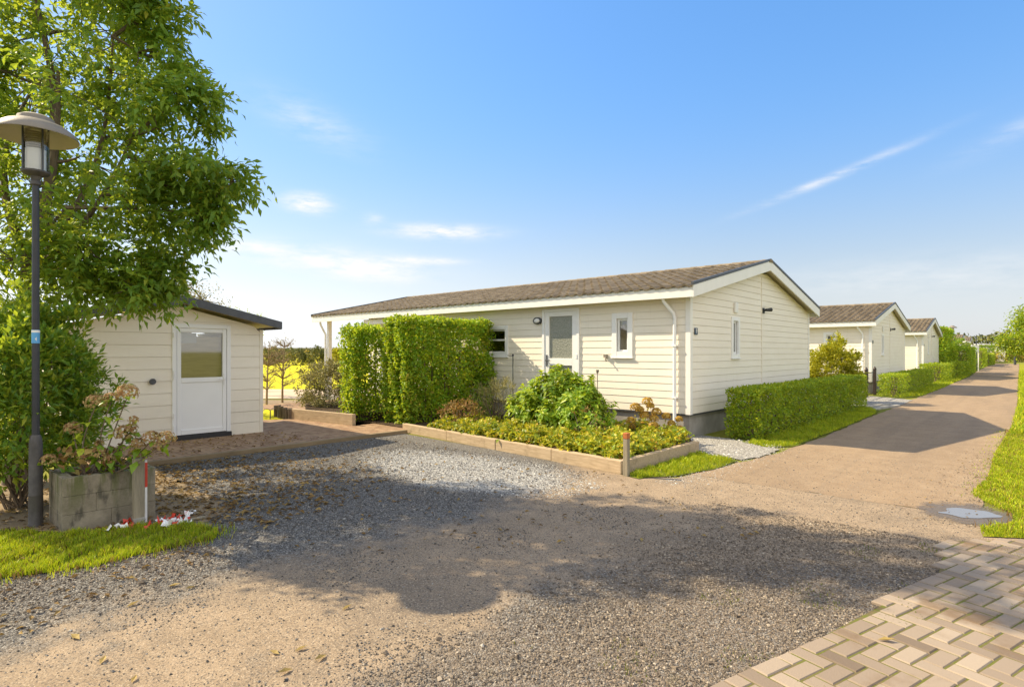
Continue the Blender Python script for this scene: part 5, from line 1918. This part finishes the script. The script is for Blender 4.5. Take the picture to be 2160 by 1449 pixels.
hedge('hedge', 'low long hedge near the far end of the road', (-5.3, 87.5, 0.0), (1.2, 13.0, 1.35), 4500, 0.17, 0.1, M['privet'], 'clipped hedges along the road', 30, 0.018, 0, 0.14, 0.06)
hedge('hedge', 'dark higher hedge standing across behind the low hedge at the road end', (-8.5, 104.0, 0.0), (3.9, 1.6, 2.5), 4000, 0.18, 0.1, M['laurel'], 'clipped hedges along the road', 33, 0.018, 0, 0.14, 0.06)
hedge('evergreen', 'tall dark evergreen block standing above the low hedges beyond the third chalet', (-5.95, 51.0, 0.0), (1.0, 6.0, 3.35), 9000, 0.17, 0.10, M['beech'], None, 34, 0, 0, 0.3, 0.14)
bush('evergreen', 'dark round evergreen behind the white notice board', 'tree', (-5.9, 71.5, 0.0), (1.1, 1.6, 1.35), 1.35, 160, 18, 0.2, 0.1, M['laurel'], M['twig'], 0.25, 0.5, stems=10, shell=0.55, seed=35)

gate = empty('garden_gate', (-4.62, 24.2, 0.0), 'open dark brown metal garden gate between the low hedges', 'gate')
for y in (0.0, 1.45):
    g = MB().box(-0.05, 0.05, y - 0.05, y + 0.05, 0.0, 0.98)
    p = g.build('gate_post', M['gate'], gate, bevel=0.006, seg=1)
    MB().lathe([(0.062, 0.98), (0.066, 1.0), (0.05, 1.03), (0.03, 1.07), (0.0, 1.10)], (0, y, 0), 12).build('finial', M['gate'], p)
mb = MB()
for z in (0.06, 0.45, 0.86):
    mb.box(-0.014, 0.014, 0.05, 1.38, z, z + 0.03)
for i in range(7):
    mb.tube([(0, 0.12 + i * 0.2, 0.07), (0, 0.12 + i * 0.2, 0.88)], 0.008, 6)
p = mb.build('gate_leaf', M['gate'], gate)
mb = MB()
for z in (0.06, 0.45, 0.86):
    mb.box(-0.014, 0.014, -1.9, -0.05, z, z + 0.03)
for i in range(9):
    mb.tube([(0, -0.15 - i * 0.2, 0.07), (0, -0.15 - i * 0.2, 0.88)], 0.008, 6)
mb.build('gate_leaf', M['gate'], gate)
for i, (x0, y0, x1, y1, lab) in enumerate(((-3.45, 18.95, -3.12, 20.7, 'pale kerb strip at the road edge of the gate chippings, nearer of two'), (-3.75, 19.5, -3.42, 21.2, 'pale kerb strip behind another across the gate chippings'))):
    a_, b_ = Vector((x0, y0, 0)), Vector((x1, y1, 0))
    d_ = b_ - a_
    o = MB().box(0, d_.length, -0.06, 0.06, 0.0, 0.06).build('kerb', M['concrete'], bevel=0.01)
    o.location = a_
    o.rotation_euler.z = math.atan2(d_.y, d_.x)
    tag(o, lab, 'kerb')

nb = empty('notice_board', (-3.75, 62.8, 0.0), 'white notice board on two white posts at the left road edge', 'notice board')
for (x, y) in ((0, 0), (-0.42, -0.3)):
    MB().box(x - 0.035, x + 0.035, y - 0.035, y + 0.035, 0.0, 2.25).build('board_post', M['white'], nb, bevel=0.005, seg=1)
q = MB()
q.add([(0.03, -0.04, 1.6), (-0.45, -0.38, 1.6), (-0.45, -0.38, 2.2), (0.03, -0.04, 2.2), (0.01, -0.01, 1.6), (-0.47, -0.35, 1.6), (-0.47, -0.35, 2.2), (0.01, -0.01, 2.2)],
      [(0, 1, 2, 3), (7, 6, 5, 4), (0, 4, 5, 1), (1, 5, 6, 2), (2, 6, 7, 3), (3, 7, 4, 0)])
q.build('board', M['white'], nb)
o = MB().tube([(-3.95, 63.9, 0), (-3.95, 63.9, 3.1)], [0.045, 0.035], 8).build('flag_pole', M['dark_metal'])
tag(o, 'slim dark pole rising just behind the white notice board', 'pole')

fs2 = empty('cabin', (-7.6, 84.0, 0.0), 'small pale flat roofed cabin beyond the far hedges', 'cabin')
mb = MB()
siding(mb, (1.4, 0, 0), (0, 1, 0), (1, 0, 0), lambda z: (0, 5.0), 0.1, 2.7, 0.2)
siding(mb, (1.4, 0, 0), (-1, 0, 0), (0, -1, 0), lambda z: (0, 3.4), 0.1, 2.7, 0.2)
siding(mb, (-2, 5, 0), (1, 0, 0), (0, 1, 0), lambda z: (0, 3.4), 0.1, 2.7, 0.2)
mb.build('wall', M['siding'], fs2)
MB().box(-2.2, 1.6, -0.2, 5.2, 2.7, 2.88).build('roof', M['white'], fs2, bevel=0.02)
fs3 = copy_tree(fs2)
fs3.location = (-5.2, 119.0, 0)
fs3.rotation_euler.z = 0.2
fs3['label'] = 'farthest pale cabin at the very end of the road'
o = MB().tube([(-2.15, 96, 0), (-2.15, 96, 0.95), (-2.15, 96, 1.0)], [0.13, 0.13, 0.09], 12).build('bollard', M['dark_metal'], smooth=False)
tag(o, 'dark bollard at the far end of the road by the right verge', 'bollard')


def crown_tree(name, loc, h0, lobes, label, cat, per, L, mat, trunk_r, seed, group=None, ncl=60):
    random.seed(seed)
    rng = np.random.default_rng(seed)
    root = empty(name, loc, label, cat, group)
    mb = MB()
    tr = sway((0, 0, 0), (0.1, 0.1, h0), 0.04, 5)
    mb.tube(tr, [trunk_r * (1 - 0.5 * i / 5) for i in range(6)], 9)
    C, Cc = [], []
    for (x, y, z, r) in lobes:
        mb.tube(sway(tr[3], (x, y, z), 0.1, 5), [trunk_r * 0.5 * (1 - 0.8 * i / 5) for i in range(6)], 6)
        p, d = blob(int(ncl * r * r) + 6, (x, y, z), (r, r, r * 0.85), 0.5, -1, rng)
        C.append(p)
        Cc.append(np.tile([x, y, z], (len(p), 1)))
        for q in p[:int(len(p) * 0.3)]:
            mb.tube([Vector((x, y, z)), Vector(q)], [0.02, 0.006], 4, False)
    C, Cc = np.concatenate(C), np.concatenate(Cc)
    mb.build('trunk', M['bark'], root, smooth=True)
    n = len(C) * per
    ci = np.repeat(np.arange(len(C)), per)
    o_ = unit(C - Cc + 1e-6)[ci]
    P = C[ci] + rng.normal(size=(n, 3)) * L * 1.4
    D = unit(o_ * 0.5 + rng.normal(size=(n, 3)) * 0.8 + np.array([0, 0, -0.1]))
    N = unit(rng.normal(size=(n, 3)) * 0.6 + np.array([0, 0, 1.0]))
    LL = L * rng.uniform(0.7, 1.2, n)
    npmesh('crown', *leaves(P, D, N, LL, LL * 0.5, 0.18, 0.15), mat, root)
    return root


crown_tree('tree', (1.0, 50.0, 0), 1.6, [(0, 0, 3.6, 1.9), (-1.6, -0.8, 2.5, 1.2), (-2.3, -0.6, 2.0, 0.75), (-1.2, 1.2, 3.4, 1.3), (1.2, 0.6, 3.8, 1.6), (0.2, -0.2, 5.0, 1.3), (-1.3, -0.6, 3.6, 0.9)],
           'bushy green tree on the right verge of the road', 'tree', 30, 0.16, M['privet'], 0.14, 61, None, 50)
hedge('hedge', 'yellow green hedge on the right of the road beyond the verge', (-0.1, 54, 0.0), (1.4, 44.0, 1.15), 9000, 0.15, 0.08, M['privet'], 'clipped hedges along the road', 36, 0.02, 0, 0.2, 0.12)

# trees showing over the shed roof
crown_tree('tree', (-17.2, 5.4, 0), 1.8, [(0, 0, 2.75, 0.85), (0.4, 0.55, 3.05, 0.62), (-0.4, -0.5, 2.9, 0.7), (0.1, 0.1, 3.35, 0.5)],
           'olive green tree showing above the left part of the shed roof', 'tree', 20, 0.07, M['grey'], 0.09, 62, 'trees behind the shed', 70)
crown_tree('tree', (-22.4, 9.25, 0), 1.7, [(0, 0, 2.7, 0.75), (0.4, 0.4, 2.6, 0.5), (-0.3, -0.4, 2.9, 0.45)],
           'small tree top peeping over the right slope of the shed roof', 'tree', 20, 0.07, M['privet'], 0.07, 63, 'trees behind the shed', 70)

# ================================================================== FAR GREENERY


def mass(name, poly_line, h, depth, n, L, mat, seed, hv=0.4):
    rng = np.random.default_rng(seed)
    A_ = np.array(poly_line, float)
    seg = np.linalg.norm(np.diff(A_, axis=0), axis=1)
    cum = np.concatenate([[0], np.cumsum(seg)])
    t_ = rng.uniform(0, cum[-1], n)
    i = np.clip(np.searchsorted(cum, t_) - 1, 0, len(seg) - 1)
    f = ((t_ - cum[i]) / seg[i])[:, None]
    p = A_[i] * (1 - f) + A_[i + 1] * f
    s = t_ / max(1.0, h * 1.6)
    top = h * (1 + hv * (0.5 * np.sin(s) + 0.35 * np.sin(s * 2.3 + 1) + 0.3 * np.sin(s * 5.1 + 2)))
    z = top * rng.random(n) ** 0.7
    w = depth * np.sqrt(np.clip(1 - (z / top) ** 2, 0.02, 1))
    P = np.concatenate([p + rng.uniform(-1, 1, (n, 2)) * w[:, None], z[:, None]], 1)
    D = unit(rng.normal(size=(n, 3)) + np.array([0, 0, 0.3]))
    N = unit(rng.normal(size=(n, 3)) + np.array([0, 0, 0.8]))
    LL = L * rng.uniform(0.7, 1.4, n)
    o = npmesh(name, *leaves(P, D, N, LL, LL * 0.6, 0.2, 0.1), mat)
    o['kind'] = 'stuff'
    return o


mass('reed_belt', [(-160, -5), (-80, 28), (-52, 51), (-38, 66), (-16, 96), (10, 150)], 1.35, 1.6, 16000, 0.42, M['reed'], 71, 0.25)
rng = np.random.default_rng(72)
labs = ['dark green bush in the reeds straight right of the shed corner', 'dark bush in the reeds behind the thin young trees', 'dark bush in the reeds left of the verandah post', 'orange tinged bush in the reeds right of the verandah post']
for (px, d, r_), lab, mt in zip(((572, 70, 1.1), (620, 70, 1.5), (668, 70, 1.1), (712, 68, 1.0)), labs, ('wood_far', 'wood_far', 'wood_far', 'yellow')):
    r0 = d * (px - 1080) / 1220.0
    X_, Y_ = math.cos(YAW) * r0 - math.sin(YAW) * d, math.sin(YAW) * r0 + math.cos(YAW) * d
    bush('bush', lab, 'bush', (X_, Y_, 0), (r_, r_, 1.0), 0.9, 60, 16, 0.3, 0.16, M[mt], M['twig'], 0.35, 0.3, 'bushes in the reed belt', 8, 0.5, int(px))
mass('distant_woodland', [(-700, 120), (-420, 260), (-250, 380), (-60, 460), (120, 520)], 3.0, 7, 12000, 2.2, M['wood_far'], 73, 0.3)
mass('distant_woodland', [(-90, 250), (-20, 250), (40, 240), (160, 230)], 7.0, 6, 12000, 1.3, M['wood_far'], 74, 0.2)
poly = [(-900, 60), (-520, 300), (-300, 430), (-120, 500), (-118, 512), (-300, 445), (-526, 312), (-906, 70)]
bm = bmesh.new()
vs = []
A_ = [(-900, 60), (-520, 300), (-300, 430), (-100, 520)]
mb = MB()
for (x0, y0), (x1, y1) in zip(A_[:-1], A_[1:]):
    dx_, dy_ = x1 - x0, y1 - y0
    l_ = math.hypot(dx_, dy_)
    nx_, ny_ = -dy_ / l_, dx_ / l_
    vs = []
    for off_, z in ((-16, 0), (-3, 5.6), (3, 5.6), (16, 0)):
        vs += [(x0 + nx_ * off_, y0 + ny_ * off_, z), (x1 + nx_ * off_, y1 + ny_ * off_, z)]
    mb.add(vs, [(0, 1, 3, 2), (2, 3, 5, 4), (4, 5, 7, 6)])
o = mb.build('dyke', M['dyke'])
o['kind'] = 'structure'

# ================================================================== GRASS, LEAVES, STONES
grass('grass_blades', [(-7.4, 0.2), (-6.98, 0.8), (-6.52, 1.08), (-6.2, 1.68), (-5.9, 1.98), (-5.6, 2.12), (-5.32, 2.0), (-5.34, 1.55), (-5.34, 1.13), (-5.42, 0.86), (-5.55, 0.6), (-6.2, -0.4)],
      13000, 0.045, 0.0035, M['grass'], 81, 0.016)
grass('grass_blades', [(-0.09, 6.77), (-0.37, 6.60), (-0.40, 6.95), (-0.19, 7.28), (-0.18, 7.7), (-0.36, 7.98), (-0.58, 8.5), (-0.48, 9.7), (-0.52, 12.0), (-0.44, 16.3), (1.2, 16.3), (1.2, 6.8)],
      7500, 0.034, 0.0045, M['grass'], 82, 0.016, fall=lambda X, Y: 1.25 - (Y - 6.8) / 11)
grass('grass_blades', [(-0.42, 15), (-0.46, 24), (-0.85, 46), (-1.2, 66), (2.5, 66), (2.5, 15)], 300, 0.10, 0.012, M['grass'], 83, 0.016)
grass('grass_blades', [(-3.85, 10.5), (-3.5, 10.3), (-3.15, 10.75), (-3.12, 14.0), (-3.2, 18.0), (-3.5, 19.4), (-3.85, 19.4)], 4500, 0.05, 0.005, M['grass'], 84, 0.016)
grass('grass_blades', [(-4.06, 6.74), (-3.84, 6.64), (-3.5, 7.2), (-3.33, 8.1), (-3.38, 8.7), (-3.9, 8.9), (-4.06, 8.9)], 7500, 0.05, 0.004, M['grass'], 85, 0.016, fall=lambda X, Y: 1.15 - (X + 4.06) * 1.1)
grass('grass_blades', [(-3.7, 24.6), (-3.2, 26), (-3.2, 34), (-3.3, 40), (-3.5, 52), (-4.4, 52), (-4.0, 36)], 500, 0.08, 0.01, M['grass'], 86, 0.016)
# weeds in gravel edge and paver joints
grass('weed_tufts', [(-2.2, 2.4), (-1.0, 2.6), (-0.5, 5.2), (-0.6, 6.2), (-1.0, 6.0), (-1.6, 4.0)], 1600, 0.018, 0.003, M['weed'], 87, 0.01,
      fall=lambda X, Y: 0.55 * ((np.sin(X * 6.1 + 2) * np.sin(Y * 5.3 + X * 2)) > 0.45))
grass('weed_tufts', [(-0.9, 3.0), (1.5, 3.0), (1.5, 6.6), (-0.4, 6.6)], 2600, 0.012, 0.003, M['weed'], 88, 0.02,
      fall=lambda X, Y: 0.4 * ((np.sin(X * 5.1 + 2) * np.sin(Y * 4.3 + X * 2)) > 0.55))


def scatter_leaves(name, poly, n, L, mat, seed, z=0.015, fall=None):
    rng = np.random.default_rng(seed)
    xs = [p[0] for p in poly]
    ys = [p[1] for p in poly]
    pts = []
    while len(pts) < n:
        x, y = rng.uniform(min(xs), max(xs)), rng.uniform(min(ys), max(ys))
        if inpoly(x, y, poly) and (fall is None or rng.random() < fall(x, y)):
            pts.append((x, y, z + rng.uniform(0, 0.015)))
    P = np.array(pts)
    a_ = rng.uniform(0, 2 * PI, n)
    D = np.stack([np.cos(a_), np.sin(a_), rng.normal(size=n) * 0.15], 1)
    N = unit(rng.normal(size=(n, 3)) * 0.35 + np.array([0, 0, 1.0]))
    LL = L * rng.uniform(0.6, 1.3, n)
    o = npmesh(name, *leaves(P, D, N, LL, LL * 0.45, 0.3, 0.1), mat)
    o['kind'] = 'stuff'
    return o


scatter_leaves('leaf_litter', [(-9.4, 0.3), (-6.9, 0.6), (-5.9, 2.1), (-5.3, 2.3), (-5.6, 4.2), (-9.3, 6.3)], 2600, 0.07, M['litter'], 91, 0.014,
               lambda x, y: max(0.05, 1.1 - abs(y - 2.4) * 0.42 - max(0, x + 6.3) * 0.6))
scatter_leaves('leaf_litter', [(-9.4, 4.5), (-4.6, 2.0), (-1.5, 5.5), (-4.5, 6.6), (-9.3, 6.9)], 420, 0.055, M['litter'], 92, 0.014)
scatter_leaves('leaf_litter', [(-7.4, -0.3), (-6.9, 0.3), (-5.4, 0.45), (-4.2, 0.3), (-4.8, 2.0), (-5.4, 2.1), (-5.6, 0.7), (-6.6, 1.0), (-7.4, 0.9)], 240, 0.055, M['litter'], 93, 0.014)
scatter_leaves('leaf_litter', [(-11.2, 2.1), (-9.6, 2.1), (-9.6, 5.5), (-11.2, 5.5)], 320, 0.06, M['litter'], 94, 0.075)

leafspots = [(-4.04, 0.78), (-3.01, 1.54), (-3.64, 0.79), (-4.5, 1.37), (-4.36, 1.50), (-3.27, 1.99), (-4.33, 1.08), (-5.28, 2.4), (-3.04, 1.47), (-2.85, 1.45), (-3.32, 0.85), (-0.67, 3.79), (-2.85, 1.64), (-2.53, 4.45)]
rng = np.random.default_rng(95)
for i, (x, y) in enumerate(leafspots):
    a_ = rng.uniform(0, 2 * PI)
    n = 1
    L = rng.uniform(0.06, 0.095)
    Vv, Ff = leaves(np.zeros((1, 3)), np.array([[1, 0, 0.02]]), np.array([[0.05, 0.1, 1.0]]), L, L * 0.42, 0.30, -0.12)
    o = npmesh('fallen_leaf', Vv, Ff, M['fallen'])
    o.location = (x, y, 0.014 if i != 11 else 0.034)
    o.rotation_euler.z = a_
    tag(o, 'curled yellow fallen leaf lying on the drive in the foreground', 'leaf', 'single fallen leaves on the drive')

# loose stones on the gravel


def stones(name, n, region, size, mat, seed, fall):
    rng = np.random.default_rng(seed)
    x0, x1, y0, y1 = region
    pts = []
    m = 0
    X = rng.uniform(x0, x1, n * 4)
    Y = rng.uniform(y0, y1, n * 4)
    ok = rng.random(n * 4) < fall(X, Y)
    X, Y = X[ok][:n], Y[ok][:n]
    n = len(X)
    base = np.array([[1, 0, 0], [-1, 0, 0], [0, 1, 0], [0, -1, 0], [0, 0, 1], [0, 0, -1]], float)
    s = size * rng.lognormal(0, 0.35, n)
    Vv = base[None] * s[:, None, None] * rng.uniform(0.6, 1.2, (n, 6, 1)) + rng.normal(size=(n, 6, 3)) * (s * 0.18)[:, None, None]
    a_ = rng.uniform(0, 2 * PI, n)
    c_, s_ = np.cos(a_)[:, None], np.sin(a_)[:, None]
    xy = np.stack([Vv[..., 0] * c_ - Vv[..., 1] * s_, Vv[..., 0] * s_ + Vv[..., 1] * c_], -1)
    Vv = np.concatenate([xy, Vv[..., 2:3] * 0.7], -1)
    Vv[..., 0] += X[:, None]
    Vv[..., 1] += Y[:, None]
    Vv[..., 2] += 0.008 + s[:, None] * 0.25
    Ff = np.array([[0, 2, 4], [2, 1, 4], [1, 3, 4], [3, 0, 4], [2, 0, 5], [1, 2, 5], [3, 1, 5], [0, 3, 5]])[None] + (np.arange(n) * 6)[:, None, None]
    o = npmesh(name, Vv.reshape(-1, 3), Ff.reshape(-1, 3), mat)
    o['kind'] = 'stuff'


def stone_mat(name, stops):
    t = NT(name)
    r = t.n('ShaderNodeNewGeometry').outputs['Random Per Island']
    return t.done(t.bsdf(t.ramp(r, stops), 0.85, None, 0, 0.25))


SG = stone_mat('loose_grey_stone', [(0, (0.05, 0.047, 0.043)), (0.5, (0.115, 0.107, 0.098)), (0.85, (0.20, 0.186, 0.168)), (1, (0.38, 0.36, 0.32))])
SB = stone_mat('loose_brown_stone', [(0, (0.075, 0.06, 0.047)), (0.5, (0.17, 0.137, 0.103)), (0.85, (0.28, 0.225, 0.165)), (1, (0.42, 0.36, 0.28))])
SP = stone_mat('loose_pale_stone', [(0, (0.22, 0.21, 0.20)), (0.5, (0.42, 0.41, 0.38)), (1, (0.68, 0.66, 0.61))])
wv = lambda X, Y: 0.5 + 0.5 * np.sin(X * 3.1 + Y * 1.7) * np.sin(Y * 2.9 - X)
stones('loose_gravel', 26000, (-9.3, -4.3, 1.9, 6.6), 0.0068, SG, 101, lambda X, Y: np.clip(0.5 + 0.6 * wv(X, Y) - np.clip(X + 4.9, 0, 1), 0, 1))
stones('loose_gravel', 30000, (-2.9, -0.5, 1.6, 6.2), 0.0062, SB, 102, lambda X, Y: np.clip((X + 2.75) * 1.2, 0, 1) * (X < -1.15 + (Y - 2.6) * 0.235) * (0.35 + 0.65 * wv(X, Y)))
stones('loose_gravel', 9000, (-6.2, -4.2, -0.6, 1.9), 0.0068, SB, 103, lambda X, Y: np.clip(-(X + 4.3) * 1.3, 0, 1) * (X > -5.5) * (0.3 + 0.7 * wv(X, Y)))
stones('loose_gravel', 11000, (-4.4, -2.0, 0.3, 6.0), 0.0046, SG, 104, lambda X, Y: 0.14 + 0.5 * (wv(X, Y) > 0.70))
stones('loose_gravel', 16000, (-8.2, -3.9, 4.6, 6.9), 0.007, SP, 105, lambda X, Y: np.clip(1.25 - ((X + 5.9) / 2.1) ** 2 - ((Y - 5.6) / 0.95) ** 2, 0, 1))
stones('loose_gravel', 5000, (-4.9, -3.2, 8.9, 10.8), 0.011, SP, 106, lambda X, Y: 1.0 * (X + 0.0 * Y < -3.3))
stones('loose_gravel', 4000, (-3.3, -0.45, 6.2, 10.5), 0.0048, SG, 107, lambda X, Y: 0.5 * (((X + 0.53) / 0.33) ** 2 + ((Y - 7.45) / 0.36) ** 2 > 1))

grass('grass_blades', [(-7.4, 0.1), (-7.0, 0.85), (-6.5, 1.15), (-6.1, 1.75), (-5.9, 2.1), (-5.5, 2.25), (-5.2, 2.08), (-5.2, 1.5), (-5.2, 1.1), (-5.3, 0.75), (-5.4, 0.45), (-6.1, -0.5)], 900, 0.045, 0.0035, M['grass'], 121, 0.012)
grass('grass_blades', [(-0.75, 8.2), (-0.75, 16), (-0.3, 16), (-0.3, 8.3)], 2600, 0.022, 0.004, M['grass'], 122, 0.012, fall=lambda X, Y: np.clip((X + 0.78) / 0.5, 0, 1) ** 2.2)
grass('dry_grass', [(-7.2, 0.2), (-6.98, 0.8), (-6.52, 1.08), (-6.0, 1.9), (-5.5, 2.15), (-5.25, 1.9), (-5.3, 1.0), (-5.5, 0.5), (-6.2, -0.4)], 1300, 0.05, 0.0035, M['litter'], 123, 0.014)
grass('dry_grass', [(-0.45, 6.9), (-0.2, 7.5), (-0.5, 8.6), (-0.5, 16), (0.6, 16), (0.8, 6.9)], 500, 0.05, 0.004, M['litter'], 124, 0.014)

stones('loose_gravel', 2600, (-1.25, -0.35, 6.9, 12.5), 0.0055, SB, 108, lambda X, Y: np.clip((X + 1.1) * 1.6, 0, 1) ** 2 * (((X + 0.53) / 0.33) ** 2 + ((Y - 7.45) / 0.36) ** 2 > 1))
stones('loose_gravel', 2200, (-3.6, -2.6, 6.6, 10.5), 0.0055, SP, 109, lambda X, Y: np.clip((-2.75 - X) * 1.6, 0, 1) ** 2 * 0.7)
scatter_leaves('leaf_litter', [(-1.2, 6.9), (-0.4, 6.7), (-0.5, 12), (-0.9, 12)], 120, 0.03, M['litter'], 125, 0.014)
